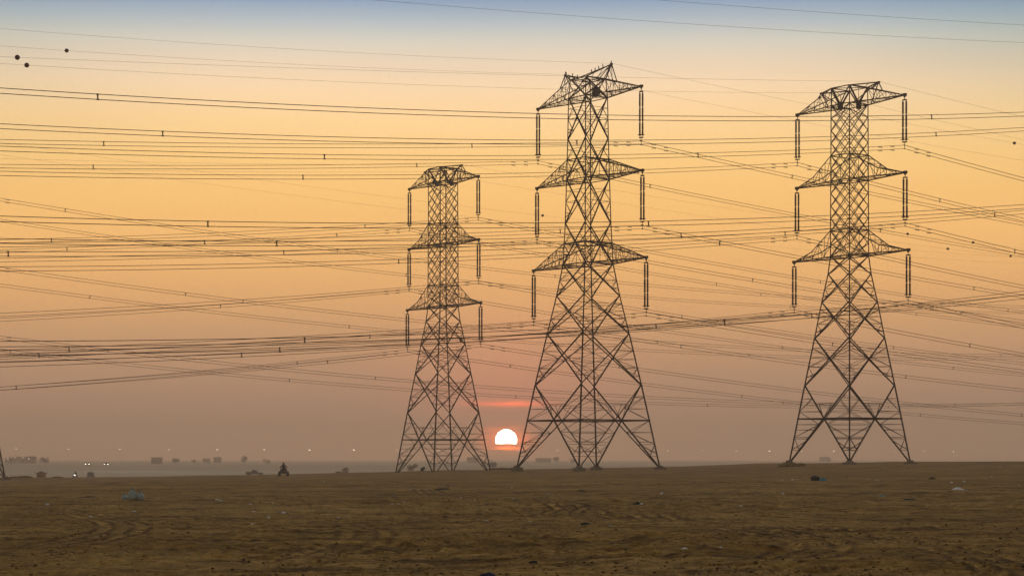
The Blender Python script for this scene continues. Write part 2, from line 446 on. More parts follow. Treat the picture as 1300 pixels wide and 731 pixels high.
base = gmix(gramp(an.outputs['Fac'], 0.5, 1.0, (0, 0, 0), (1, 1, 1)), base, gmix(1.0, base, (0.40, 0.37, 0.35), 'MULTIPLY'))
base = gmix(gramp(an.outputs['Fac'], 0.0, 0.5, (1, 1, 1), (0, 0, 0)), base, gmix(1.0, base, (1.4, 1.4, 1.4), 'MULTIPLY'))
wmap = t.nodes.new('ShaderNodeMapping'); t.links.new(tcg.outputs['Object'], wmap.inputs[0]); wmap.inputs['Scale'].default_value = (0.03, 0.03, 0.03)
wn = t.nodes.new('ShaderNodeTexNoise'); wn.inputs['Scale'].default_value = 1.0; wn.inputs['Detail'].default_value = 2; t.links.new(wmap.outputs[0], wn.inputs[0])
wv = t.nodes.new('ShaderNodeVectorMath'); wv.operation = 'SCALE'; wv.inputs['Scale'].default_value = 22.0; t.links.new(wn.outputs['Color'], wv.inputs[0])
wa = t.nodes.new('ShaderNodeVectorMath'); wa.operation = 'ADD'; t.links.new(tcg.outputs['Object'], wa.inputs[0]); t.links.new(wv.outputs[0], wa.inputs[1])
def wheelnoise(rot, sc, scale, detail):
    mp = t.nodes.new('ShaderNodeMapping'); mp.inputs['Rotation'].default_value = (0, 0, rot); mp.inputs['Scale'].default_value = sc; t.links.new(wa.outputs[0], mp.inputs[0])
    n = t.nodes.new('ShaderNodeTexNoise'); n.inputs['Scale'].default_value = scale; n.inputs['Detail'].default_value = detail; n.inputs['Roughness'].default_value = 0.68
    t.links.new(mp.outputs[0], n.inputs[0]); return n.outputs[0]
for rot, sc, scale, lo_, hi_ in ((0.12, (0.06, 1, 1), 1.1, 0.50, 0.63), (-0.22, (0.07, 1, 1), 0.55, 0.52, 0.64), (0.5, (0.05, 1, 1), 2.0, 0.53, 0.63)):
    stk = gramp(wheelnoise(rot, sc, scale, 7), lo_, hi_, (0, 0, 0), (1, 1, 1))
    base = gmix(stk, base, gmix(1.0, base, (0.60, 0.58, 0.55), 'MULTIPLY'))
# the plain beyond the crest is paler, wind-blown sand, painted lighter to imitate haze
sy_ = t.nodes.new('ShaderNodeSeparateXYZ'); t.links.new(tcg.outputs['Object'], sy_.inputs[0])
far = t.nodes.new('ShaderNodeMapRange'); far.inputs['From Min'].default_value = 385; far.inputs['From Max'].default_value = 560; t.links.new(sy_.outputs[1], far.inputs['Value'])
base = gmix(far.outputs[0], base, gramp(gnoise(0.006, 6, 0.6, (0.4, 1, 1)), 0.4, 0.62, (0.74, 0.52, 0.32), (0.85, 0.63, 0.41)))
grit = gramp(gnoise(24.0, 3, 0.6), 0.58, 0.68, (0, 0, 0), (1, 1, 1))
base = gmix(grit, base, gmix(1.0, base, (0.42, 0.40, 0.38), 'MULTIPLY'))
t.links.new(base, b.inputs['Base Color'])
bmp = t.nodes.new('ShaderNodeBump'); bmp.inputs['Strength'].default_value = 0.7; bmp.inputs['Distance'].default_value = 0.05
t.links.new(gnoise(5.0, 8, 0.75), bmp.inputs['Height']); t.links.new(bmp.outputs[0], b.inputs['Normal'])
me.materials.append(gm)
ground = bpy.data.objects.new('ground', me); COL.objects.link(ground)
tag(ground, kind='structure')

# pale sandy track crossing the plain behind the crest
def sheet(name, left, right, mat, lift, nx=40):
    vs = []; fs = []
    for i in range(nx + 1):
        f = i / nx
        for j in range(9):
            g = j / 8
            a = left[0] + (right[0] - left[0]) * f
            yn = left[1] + (right[1] - left[1]) * f; yf = left[2] + (right[2] - left[2]) * f
            y = yn + (yf - yn) * g
            y += 12 * float(noise2(np.array([a / 40.0]), np.array([g * 3.0]), 51)[0])
            vs.append((a, y, float(macro(a, y)) + lift))
    for i in range(nx):
        for j in range(8):
            p = i * 9 + j; fs.append((p, p + 9, p + 10, p + 1))
    mb = MB(); mb.poly(vs, fs)
    o = mb.build(name, mat); tag(o, kind='structure'); return o
sheet('sand_track', (-330, 690, 830), (-70, 800, 822), M['palesand'], 0.08)

# ------------------------------------------------------------------ pylons
BEAR = R(54)
UV = Vector((math.cos(BEAR), -math.sin(BEAR), 0)); VV = Vector((math.sin(BEAR), math.cos(BEAR), 0))
CORN = [(1, -1), (1, 1), (-1, 1), (-1, -1)]
INS = 6.45                                          # arm tip to conductor clamp
def insulator_meshes():
    prof = []
    z = -0.62
    for sec in range(3):
        prof.append((0.03, z)); 
        for k in range(11):
            prof += [(0.105, z - 0.012), (0.15, z - 0.05), (0.15, z - 0.085), (0.105, z - 0.105)]
            z -= 0.145
        prof.append((0.03, z)); z -= 0.12
    s = MB().lathe(prof, 8)
    me_s = s.mesh('disc_string', M['porcelain'])
    zb = z
    top = MB()
    top.bar((0, 0, 0.05), (0, 0, -0.38), 0.09)
    top.box((0, 0, -0.42), (0.62, 0.06, 0.16)); top.box((-0.24, 0, -0.56), (0.08, 0.08, 0.16)); top.box((0.24, 0, -0.56), (0.08, 0.08, 0.16))
    me_t = top.mesh('insulator', M['steel'])
    me_g = MB().box((0, 0, 0), (0.12, 0.12, 0.12)).mesh('coupling', M['glassunit'])
    bot = MB()
    bot.box((0, 0, zb - 0.05), (0.66, 0.06, 0.16))
    bot.bar((0, 0, zb - 0.1), (0, 0, -INS + 0.24), 0.07)
    bot.box((0, 0, -INS + 0.22), (0.10, 0.55, 0.10)); bot.box((0, 0, -INS - 0.22), (0.10, 0.45, 0.09)); bot.bar((0, 0, -INS + 0.2), (0, 0, -INS - 0.2), 0.06)
    for sx in (-1, 1):
        ring = [(sx * 0.22 + 0.27 * math.cos(a), 0.27 * math.sin(a), zb + 0.28) for a in [2 * math.pi * i / 14 for i in range(15)]]
        bot.tube(ring, 0.03, 4)
    me_b = bot.mesh('clamp', M['steel'])
    return me_s, me_t, me_g, me_b
IM = insulator_meshes()

def pylon(name, spec):
    root = empty(name)
    prof = spec['prof']
    zs = [p[0] for p in prof]; hs = [p[1] for p in prof]
    def H(z): return float(np.interp(z, zs, hs))
    def P(k, z): s = CORN[k % 4]; h = H(z); return Vector((s[0] * h, s[1] * h, z))
    ztop = zs[-1]
    # legs
    for k in range(4):
        m = MB(); ref = (CORN[k][0], -CORN[k][1], 0)
        for a, b_ in zip(zs[:-1], zs[1:]):
            w = 0.25 if b_ < 12 else 0.225 if b_ < 20 else 0.19 if b_ < 30 else 0.165
            m.angle(P(k, a), P(k, b_) + Vector((0, 0, 0.02)), w * spec['w'], ref)
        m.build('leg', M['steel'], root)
        fm = MB(); c = P(k, 0)
        fm.box((c.x, c.y, -0.35), (1.25, 1.25, 0.9)); fm.box((c.x * 1.0, c.y * 1.0, 0.22), (0.7, 0.7, 0.26), 0.85)
        fm.box((c.x, c.y, 0.37), (0.42, 0.42, 0.05))
        fm.build('footing', M['concrete'], root)
    sec = MB()
    def brace(p, q, w, nm='brace', inset=0.0):
        p, q = Vector(p), Vector(q)
        if inset:
            c = (p + q) / 2; n = Vector((c.x, c.y, 0)).normalized() * -inset
            p = p + n; q = q + n
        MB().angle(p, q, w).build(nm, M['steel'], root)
    def lerp(a, b_, t): return a + (b_ - a) * t
    # wide X panels
    for (z0, z1, nsub, wd) in spec['panels']:
        for k in range(4):
            A0, A1, B0, B1 = P(k, z0), P(k, z1), P(k + 1, z0), P(k + 1, z1)
            brace(A0, B1, wd); brace(B0, A1, wd, inset=wd * 0.9)
            wa, wb = (A0 - B0).length, (A1 - B1).length
            tcr = wa / (wa + wb)
            C = lerp(A0, B1, tcr); zc = C.z
            if spec.get('hz') == z0:
                brace(P(k, zc), P(k + 1, zc), wd * 1.15, 'horizontal_brace', inset=-0.12)
                Cn = lerp(P(k + 1, z0), P(k + 2, z1), tcr)
                brace(C, Cn, wd * 0.7, 'horizontal_brace', inset=0.05)
            if nsub:
                for (L0, L1) in ((A0, A1), (B0, B1)):
                    def lp(j): return lerp(L0, L1, j / nsub)
                    def bp(j):
                        zz = z0 + (z1 - z0) * j / nsub
                        return lerp(L0, C, (zz - z0) / (zc - z0)) if zz <= zc else lerp(C, L1, (zz - zc) / (z1 - zc))
                    for j in range(1, nsub):
                        if abs(bp(j).z - zc) > 0.3 or spec.get('hz') != z0:
                            sec.bar(lp(j), bp(j), spec['ws'])
                        if j < nsub - 1:
                            if j % 2: sec.bar(bp(j), lp(j + 1), spec['ws'])
                            else: sec.bar(lp(j), bp(j + 1), spec['ws'])
                    sec.bar(lerp(L0, C, 0.5), lp(nsub * 0.5 * (C.z - z0) / (z1 - z0) * 0.6), spec['ws'])
                # infill towards the panel's top and bottom edges
                if spec.get('hz') == z0:
                    top_a, top_b = lerp(C, A1, 0.45), lerp(C, B1, 0.45)
                    sec.bar(top_a, top_b, spec['ws'] * 1.2)
                    mid = lerp(P(k, zc), P(k + 1, zc), 0.5)
                    for q_ in (0.2, 0.8): sec.bar(lerp(top_a, top_b, q_), mid, spec['ws'])
                    for S in (A0, B0):
                        for fr in (0.35, 0.55, 0.75):
                            p_ = lerp(S, C, fr)
                            sec.bar(p_, lerp(P(k, p_.z), P(k + 1, p_.z), 0.0 if S is A0 else 1.0), spec['ws'])
                elif nsub > 3:
                    vq = [lerp(A1, C, 0.5), lerp(B1, C, 0.5)]
                    sec.bar(vq[0], vq[1], spec['ws'])
    # plan bracing inside the body at the main horizontals
    for zz in spec['plans']:
        for k in range(2):
            sec.bar(P(k, zz), P(k + 2, zz + 0.05 * k), spec['ws'] * 1.3)
    # fine double lattice of the shaft
    if 'lattice' in spec:
        z0, z1, n = spec['lattice']; dzl = (z1 - z0) / n
        for k in range(4):
            for i in range(n - 1):
                brace(P(k, z0 + i * dzl), P(k + 1, z0 + (i + 2) * dzl), spec['wl'])
                brace(P(k + 1, z0 + i * dzl), P(k, z0 + (i + 2) * dzl), spec['wl'], inset=spec['wl'] * 0.9)
            for (a, b_, c, d) in ((k, z0, k + 1, z0 + dzl), (k + 1, z0, k, z0 + dzl), (k, z1 - dzl, k + 1, z1), (k + 1, z1 - dzl, k, z1)):
                brace(P(a, b_), P(c, d), spec['wl'], inset=0.05)
    # arms
    arms = spec['arms']
    for ai, (z, ln, rise, kink) in enumerate(arms):
        for zz in (z, z + rise):
            for k in range(4):
                if zz > ztop - 0.05 and k in (0, 2): pass
                brace(P(k, zz), P(k + 1, zz), 0.15 * spec['w'], 'horizontal_brace', inset=-0.1)
        for s in (1, -1):
            cr = MB()
            tip = Vector((s * ln, 0, z))
            cr.box((tip.x, 0, z + 0.05), (0.5, 0.34, 0.34)); cr.box((tip.x, 0, z - 0.18), (0.12, 0.3, 0.2))
            arm = cr.build('crossarm', M['steel'], root)
            lo = [Vector((s * H(z), sy * H(z), z)) for sy in (-1, 1)]
            hi = [Vector((s * H(z + rise), sy * H(z + rise), z + rise)) for sy in (-1, 1)]
            def low(i, f): return lo[i].lerp(tip, f)
            def upp(i, f):
                if kink is None: return hi[i].lerp(tip, f)
                kf, kz = kink; kp = lo[i].lerp(tip, kf) + Vector((0, 0, kz))
                return hi[i].lerp(kp, f / kf) if f <= kf else kp.lerp(tip, (f - kf) / (1 - kf))
            wc = 0.17 * spec['w']
            for i in (0, 1):
                MB().angle(low(i, 0), low(i, 1), wc).build('chord', M['steel'], arm)
                cm = MB()
                if kink is None: cm.angle(upp(i, 0), upp(i, 1), wc)
                else: cm.angle(upp(i, 0), upp(i, kink[0]), wc); cm.angle(upp(i, kink[0]), upp(i, 1), wc)
                cm.build('chord', M['steel'], arm)
            lt = MB(); n = spec['narm']; wl = spec['ws']
            for j in range(1, n):
                f0 = j / n
                lt.bar(low(0, f0), low(1, f0), wl); lt.bar(low(j % 2, (j - 1) / n), low(1 - j % 2, f0), wl)
                lt.bar(upp(0, f0), upp(1, f0), wl)
                if j % 2: lt.bar(upp(0, (j - 1) / n), upp(1, f0), wl)
                for i in (0, 1):
                    lt.bar(low(i, f0), upp(i, f0), wl)
                    lt.bar(upp(i, (j - 1) / n), low(i, f0), wl) if j % 2 else lt.bar(low(i, (j - 1) / n), upp(i, f0), wl)
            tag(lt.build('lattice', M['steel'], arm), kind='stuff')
            ins = put('insulator', IM[1], root, (tip.x, 0, z - 0.2), (0, 0, spec['insrot']), (1.0, 1.0, spec['inslen']))
            for sx in (-1, 1): put('disc_string', IM[0], ins, (sx * 0.22, 0, 0))
            put('clamp', IM[3], ins)
            for sx in (-1, 1):
                for q_ in (1, 2): put('coupling', IM[2], ins, (sx * 0.22, 0, -0.62 - q_ * 11 * 0.145 - (q_ - 0.5) * 0.12))
    # head of the tower
    zt, za = ztop, arms[-1][0]
    for k in range(4):
        mid = (P(k, za) + P(k + 1, za)) / 2
        if spec['head'] == 'vee':
            brace(P(k, zt), mid, 0.22 * spec['w']); brace(P(k + 1, zt), mid, 0.22 * spec['w'])
            gp = MB(); gp.box((mid.x, mid.y, mid.z), (0.5, 0.5, 0.55)); gp.build('gusset', M['steel'], root)
        else:
            brace(P(k, zt), P(k + 1, za), 0.2 * spec['w']); brace(P(k + 1, zt), P(k, za), 0.2 * spec['w'], inset=0.2)
    brace(P(0, zt), P(2, zt), 0.1); brace(P(1, zt), P(3, zt), 0.1, inset=0.1)
    # earth-wire horns
    hl, hz_ = spec['horn']
    for s in (1, -1):
        hm = MB(); tip = Vector((s * hl, 0, hz_))
        for sy in (-1, 1):
            hm.bar(Vector((s * H(zt), sy * H(zt), zt)), tip, 0.14)
            az, aln = arms[-1][0], arms[-1][1]
            f = (hl - H(za)) / (aln - H(za))
            root_low = Vector((s * H(za), sy * H(za), za)).lerp(Vector((s * aln, 0, za)), 0.08)
            up_ = Vector((s * H(zt), sy * H(zt), zt)).lerp(Vector((s * aln, 0, za)), f * 0.94)
            hm.bar(up_, tip, 0.10)
            if spec['head'] == 'vee': hm.bar(root_low, tip, 0.10)
            else:
                up2 = Vector((s * H(zt), sy * H(zt), zt)).lerp(Vector((s * aln, 0, za)), f * 0.55); hm.bar(up2, tip, 0.08)
                hm.bar(Vector((-s * H(zt) * 0.1, sy * H(zt), zt)), tip, 0.09)
            for f_ in (0.33, 0.66):
                a = Vector((s * H(zt), sy * H(zt), zt)).lerp(tip, f_); hm.bar(a, up_.lerp(Vector((s * H(zt), sy * H(zt), zt)), 1 - f_), 0.06)
        hm.box((tip.x, 0, tip.z), (0.32, 0.24, 0.24))
        hm.build('earthwire_horn', M['steel'], root)
    o = sec.build('secondary_bracing', M['steel'], root); tag(o, kind='stuff')
    return root

SLIM = dict(prof=[(0, 5.59), (10.2, 4.16), (16.45, 3.24), (21.2, 2.576), (24.9, 1.99), (27.27, 1.766), (47.2, 1.70), (49.5, 1.656)],
            panels=[(0, 10.2, 6, 0.15), (10.2, 16.45, 5, 0.14), (16.45, 21.2, 5, 0.13), (21.2, 24.9, 4, 0.12), (24.9, 27.27, 0, 0.12)], hz=0,
            plans=[27.27, 37.25, 47.2], lattice=(27.27, 47.2, 12), w=0.8, ws=0.05, wl=0.088, narm=6,
            arms=[(27.27, 10.5, 3.4, (0.51, 1.0)), (37.25, 9.97, 3.3, (0.51, 1.0)), (47.2, 9.87, 2.3, None)], head='vee', horn=(5.29, 49.5), insrot=R(25), inslen=1.0)
BROAD = dict(prof=[(0, 7.14), (11.59, 5.31), (18.76, 4.10), (24.06, 3.16), (28.5, 2.5), (34.2, 2.28), (40.34, 2.146), (45.97, 2.03), (51.76, 1.95), (54.4, 1.76)],
             panels=[(0, 11.59, 7, 0.16), (11.59, 18.76, 6, 0.15), (18.76, 24.06, 5, 0.135), (24.06, 28.5, 4, 0.135), (28.5, 34.2, 4, 0.14), (34.2, 40.34, 4, 0.14), (40.34, 45.97, 4, 0.14), (45.97, 51.76, 4, 0.14)], hz=0,
             plans=[28.5, 40.34, 51.76], w=0.85, ws=0.052, wl=0.09, narm=8,
             arms=[(28.5, 12.76, 2.95, None), (40.34, 11.95, 2.8, None), (51.76, 11.7, 2.64, None)], head='cross', horn=(5.28, 55.75), insrot=R(20), inslen=1.155)

def tpos(px, D, z): return Vector(((px - 650) / F * D, D, z))
T3 = pylon('pylon', SLIM); T3.location = tpos(1078.5, 281, 1.02); T3.rotation_euler.z = -BEAR
tag(T3, 'slim steel lattice pylon with dense shaft lattice, right of the other two', 'pylon', 'power pylons across the field')
T2 = pylon('pylon', BROAD); T2.location = tpos(746.5, 298, 0.28); T2.rotation_euler.z = -BEAR
T2['label'] = 'tallest broad steel lattice pylon with open X bracing, birds along its top'; T2['category'] = 'pylon'; T2['group'] = 'power pylons across the field'
T1 = copy_tree(T3); T1.location = tpos(562.5, 343, -1.2); T1['label'] = 'smallest of the three whole pylons, left of the low sun'
T0 = copy_tree(T3); T0.location = tpos(-58, 335, -1.55); T0.scale = (1.07,) * 3
T0['label'] = 'pylon cut off by the left edge, only one leg foot showing'
# equipment box in the head of the broad pylon
eb = MB()
eb.box((1.6, 0.2, 52.5), (0.95, 0.7, 0.95)); eb.box((1.6, 0.2, 53.02), (1.1, 0.85, 0.1)); eb.box((1.6, 0.2, 51.85), (1.3, 0.9, 0.08))
eq = eb.build('equipment_box', M['black'], T2)
for i in range(6):
    MB().box((1.6, -0.17, 52.15 + i * 0.14), (0.9, 0.06, 0.07)).build('louvre', M['steel'], eq)

# ------------------------------------------------------------------ conductors
def local(root, p): return Vector(root.location) + (UV * p[0] + VV * p[1] + Vector((0, 0, p[2]))) * root.scale[0]
def spacer_mesh():
    m = MB()
    for zz in (-0.225, 0.225):
        m.box((0, 0, zz), (0.12, 0.24, 0.10), 0.8)
    m.bar((0, 0, -0.2), (0, 0, 0.2), 0.085)
    return m.mesh('spacer', M['wire'])
SPM = spacer_mesh()
def damper_mesh():
    m = MB(); m.bar((0, -0.26, -0.12), (0, 0.26, -0.12), 0.03); m.box((0, -0.24, -0.12), (0.09, 0.16, 0.09)); m.box((0, 0.24, -0.12), (0.09, 0.16, 0.09)); m.box((0, 0, -0.06), (0.06, 0.07, 0.14))
    return m.mesh('damper', M['wire'])
DPM = damper_mesh()
def power_line(origin, vdir, left, right, label, group, sp0=18.0, spd=52.0, twin=True, r=0.038, damp=True):
    """left/right: (slope, a, reach): height lost = slope*s - a*s^2 along -vdir / +vdir from the clamp"""
    root = empty('power_line' if twin else 'earth_wire', origin, -math.atan2(vdir.x, vdir.y))
    tag(root, label, 'power line' if twin else 'earth wire', group)
    def pt(s):
        sl_, a_, _ = left if s < 0 else right
        q = abs(s); return Vector((0, s, -sl_ * q + a_ * q * q))
    ss = list(np.arange(-left[2], -0.1, 5.0)) + [0.0] + list(np.arange(5.0, right[2] + 0.1, 5.0))
    if not twin:
        m = MB().tube([pt(s) for s in ss], r, 4); m.build('wire', M['wire'], root); return root, pt
    for dz_ in (-0.225, 0.225):
        MB().tube([pt(s) + Vector((0, 0, dz_)) for s in ss], r, 4).build('wire', M['wire'], root)
    for sg, reach in ((-1, left[2]), (1, right[2])):
        s = sp0
        while s < reach:
            p = pt(sg * s); d = (pt(sg * s + 0.5) - pt(sg * s - 0.5))
            put('spacer', SPM, root, p, (math.atan2(d.z, d.y), 0, 0)); s += spd * random.uniform(0.93, 1.07)
        if damp:
            for q_ in (2.2, 4.4):
                for dz_ in (-0.225, 0.225): put('damper', DPM, root, pt(sg * q_) + Vector((0, 0, dz_)))
    return root, pt
WHO = {0: 'of the cut-off left-edge pylon', 1: 'of the smallest whole pylon', 2: 'of the tallest middle pylon', 3: 'of the rightmost pylon'}
SPANS = {3: ((.1236, .000297, 330), (.1114, .000290, 300)), 2: ((.105, .000213, 360), (.091, .000183, 340)),
         1: ((.128, .000290, 330), (.0986, .000193, 420)), 0: ((.100, .000250, 200), (.0875, .000245, 430))}
SHSP = {3: ((.0985, .000165, 330), (.075, .00020, 300)), 2: ((.0872, .000253, 330), (.0602, .000178, 340)),
        1: ((.086, .00020, 330), (.062, .000150, 420)), 0: ((.08, .0002, 200), (.060, .000160, 430))}
balls = []
for ti, root, spec in ((0, T0, SLIM), (1, T1, SLIM), (2, T2, BROAD), (3, T3, SLIM)):
    for lv, (z, ln, rise, kink) in enumerate(spec['arms']):
        for s in (1, -1):
            o = local(root, (s * ln, 0, z - 0.2 - INS * spec['inslen']))
            lvl = ('lower', 'middle', 'upper')[lv]; sd = 'right' if s > 0 else 'left'
            power_line(o, VV, SPANS[ti][0], SPANS[ti][1], f'twin conductor under the {lvl} {sd} arm {WHO[ti]}', 'twin conductors strung between pylons',
                       sp0=14 + 7 * ((lv * 2 + (s > 0) + ti) % 5), spd=50)
    for s in (1, -1):
        o = local(root, (s * spec['horn'][0], 0, spec['horn'][1] + 0.1))
        lsp = SHSP[ti][0] if ti != 3 else ((.0975, .000111, 330) if s > 0 else (.1012, .000224, 330))
        rt, pt = power_line(o, VV, lsp, SHSP[ti][1], f"thin earth wire from the top {'right' if s > 0 else 'left'} horn {WHO[ti]}", 'thin earth wires at the pylon tops', twin=False, r=0.013)
        balls.append((ti, s, rt, pt, o))
# the nearest line: its own pylons stand outside the picture on both sides
BA = R(56); UA = Vector((math.cos(BA), -math.sin(BA), 0)); VA = Vector((math.sin(BA), math.cos(BA), 0))
for lv, zc in enumerate((29.71, 19.09, 8.71)):
    for s in (1, -1):
        o = UA * (-180 + s * 9.9) + VA * 15 + Vector((0, 0, zc + EYE))
        power_line(o, VA, (0, .00034, 190), (0, .00034, 215), f"twin conductor of the nearest line, {('upper', 'middle', 'lower')[lv]} level, {'front' if s > 0 else 'rear'} circuit",
                   'twin conductors strung between pylons', sp0=(22, 8, 30, 16, 4, 27)[lv * 2 + (s > 0)], spd=52, damp=False, r=0.040)
for s in (1, -1):
    o = UA * (-180 + s * 5.3) + VA * 0 + Vector((0, 0, 42.89 + EYE))
    power_line(o, VA, (.012, .000166, 175), (-.012, .000166, 230), f"thin earth wire high at the top right, {'upper' if s > 0 else 'lower'} of the two", 'thin earth wires at the pylon tops', twin=False, r=0.016)
# aircraft-warning balls on the earth wires
bm_ = MB().lathe([(0.02, -0.3), (0.15, -0.262), (0.255, -0.16), (0.3, -0.03), (0.3, 0.03), (0.255, 0.16), (0.15, 0.262), (0.02, 0.3)], 14)
bm_.lathe([(0.05, -0.42), (0.05, 0.42)], 6, axis='y'); bm_.lathe([(0.31, -0.02), (0.31, 0.02)], 14)
BALL = bm_.mesh('marker_ball', M['ball'], True)
BALLS = [(2, -1, 87), (3, 1, 20), (3, -1, 32), (2, 1, 1289), (1, 1, 1153), (1, 1, 1236), (1, -1, 1204), (1, -1, 1284), (0, 1, 690), (0, -1, 739)]
BLAB = ['dark marker ball at top left, uppermost of three', 'dark marker ball at top left, nearest the left edge', 'dark marker ball at top left, lowest of three',
        'dark marker ball at the right edge, high above the other right-hand balls', 'dark marker ball just off the lower right arm of the rightmost pylon', 'dark marker ball right of the rightmost pylon, third of four in a row',
        'dark marker ball right of the rightmost pylon, second of four in a row', 'dark marker ball in a row of four, closest to the right edge', 'dark marker ball in the sky just left of the tallest pylon', 'dark marker ball seen through the shaft of the tallest pylon']
for (ti, s, px), lab in zip(BALLS, BLAB):
    rt, pt, o = [(b_[2], b_[3], b_[4]) for b_ in balls if b_[0] == ti and b_[1] == s][0]
    best = min(np.arange(-330, 430, 0.5), key=lambda q_: abs(650 + F * (o + VV * q_).x / max(1, (o + VV * q_).y) - px))
    p = o + VV * best + Vector((0, 0, pt(best).z))
    tag(put('marker_ball', BALL, None, p, (0, 0, random.random()), 0.85), lab, 'marker ball', 'marker balls on the earth wires')

ORD = 'first second third fourth fifth sixth seventh eighth ninth tenth eleventh twelfth thirteenth fourteenth fifteenth sixteenth seventeenth eighteenth nineteenth twentieth'.split()
ORD += ['twenty-' + o_ for o_ in ORD[:9]] + ['thirtieth'] + ['thirty-' + o_ for o_ in ORD[:9]] + ['fortieth']
# birds on top of the tallest pylon
def bird_mesh():
    m = MB()
    m.lathe([(0.01, -0.20), (0.05, -0.17), (0.095, -0.05), (0.10, 0.05), (0.07, 0.15), (0.045, 0.19), (0.055, 0.235), (0.05, 0.28), (0.01, 0.315)], 8)
    m.bar((0.03, 0, 0.26), (0.12, 0, 0.25), 0.025); m.box((-0.07, 0, -0.24), (0.07, 0.10, 0.24))
    m.bar((0.02, 0.035, -0.18), (0.02, 0.035, -0.30), 0.018); m.bar((0.02, -0.035, -0.18), (0.02, -0.035, -0.30), 0.018)
    return m.mesh('bird', M['feather'], True)
BIRD = bird_mesh()
h2 = 1.76
def horn_line(s, sy, f): return Vector((s * h2, sy * h2, 54.4)).lerp(Vector((s * 5.28, 0, 55.75)), f) + Vector((0, 0, 0.36))
birds = [(1, -1, .22), (1, -1, .36), (1, -1, .5), (1, -1, .66), (1, 1, .45), (1, 1, .8), (1, 1, .95), (-1, -1, .1), (-1, -1, .3), (-1, 1, .5), (-1, 1, .7), (-1, -1, .92), (-1, -1, .75)]
blist = []
for i, (s, sy, f) in enumerate(birds):
    b_ = put('bird', BIRD, None, local(T2, horn_line(s, sy, f)), (0, 0, random.uniform(0, 6.28)), 0.8)
    blist.append(b_)
blist.sort(key=lambda o_: o_.location.x / o_.location.y)
for i, b_ in enumerate(blist): tag(b_, f'small dark bird perched atop the tallest pylon, {ORD[i]} from the left', 'bird', 'birds on the tallest pylon')

# ------------------------------------------------------------------ litter and clods
def blob(rx, ry, rz, seed, n=12, m=8, rough=0.18, flat=True):
    mb = MB(); vs = []; fs = []
    for j in range(m + 1):
        th = math.pi * j / m
        for i in range(n):
            ph = 2 * math.pi * i / n
            x, y, z = math.sin(th) * math.cos(ph), math.sin(th) * math.sin(ph), math.cos(th)
            d = 1 + rough * float(noise2(np.array([x * 1.9 + seed * 7.1 + z]), np.array([y * 1.9 + z * 1.7]), seed)[0]) + rough * 0.6 * float(noise2(np.array([x * 5 + seed]), np.array([y * 5 + z * 4]), seed + 9)[0])
            if flat and z < -0.3: z = -0.3
            vs.append((x * d * rx, y * d * ry, (z + 0.28) * d * rz))
    for j in range(m):
        for i in range(n):
            a, b_ = j * n + i, j * n + (i + 1) % n
            fs.append((a, a + n, b_ + n, b_))
    return mb.poly(vs, fs)
def knot_bag(rx, ry, h, seed, mat):
    m = MB(); n = 16; prof = [(0.02, 0.0), (0.75, 0.0), (1.0, 0.16), (1.0, 0.36), (0.86, 0.56), (0.55, 0.72), (0.2, 0.80), (0.13, 0.85), (0.24, 0.93), (0.30, 1.0), (0.12, 0.99)]
    vs = []
    for r, zz in prof:
        for i in range(n):
            a = 2 * math.pi * i / n
            w = 1 + 0.16 * float(noise2(np.array([math.cos(a) * 2.2 + seed * 5]), np.array([math.sin(a) * 2.2 + zz * 3]), seed)[0]) + 0.07 * math.sin(a * 7 + seed) * (zz > 0.4)
            vs.append((r * rx * w * math.cos(a), r * ry * w * math.sin(a), zz * h * (1 + 0.05 * math.sin(a * 3 + seed))))
    fs = [(k_ * n + i, k_ * n + (i + 1) % n, (k_ + 1) * n + (i + 1) % n, (k_ + 1) * n + i) for k_ in range(len(prof) - 1) for i in range(n)]
    m.poly(vs, fs); return m.mesh('garbage_bag', mat, True)
for px, py, rx, h, sd, lab in ((158.5, 635, .17, .28, 2, 'pale teal garbage bag, leftmost and lowest of the three together'), (168, 635.5, .21, .5, 3, 'pale teal garbage bag, tallest, middle of the three together'), (177.5, 635.5, .19, .38, 4, 'pale teal garbage bag, rightmost of the three together')):
    p = on_ground(px, py)
    tag(put('garbage_bag', knot_bag(rx, rx * 0.9, h, sd, M['bagteal']), None, p + Vector((0, 0, -0.02)), (0, 0, sd)), lab, 'garbage bag', 'three garbage bags in a cluster')
def litter(name, px, py, mb, mat, lab, cat, rz=0.0, sc=1.0, group=None, smooth=False, dy=0.0):
    p = on_ground(px, py); p.y += dy; p.z = ground_z(p.x, p.y)
    return tag(put(name, mb.mesh(name, mat, smooth), None, p, (0, 0, rz), sc), lab, cat, group)
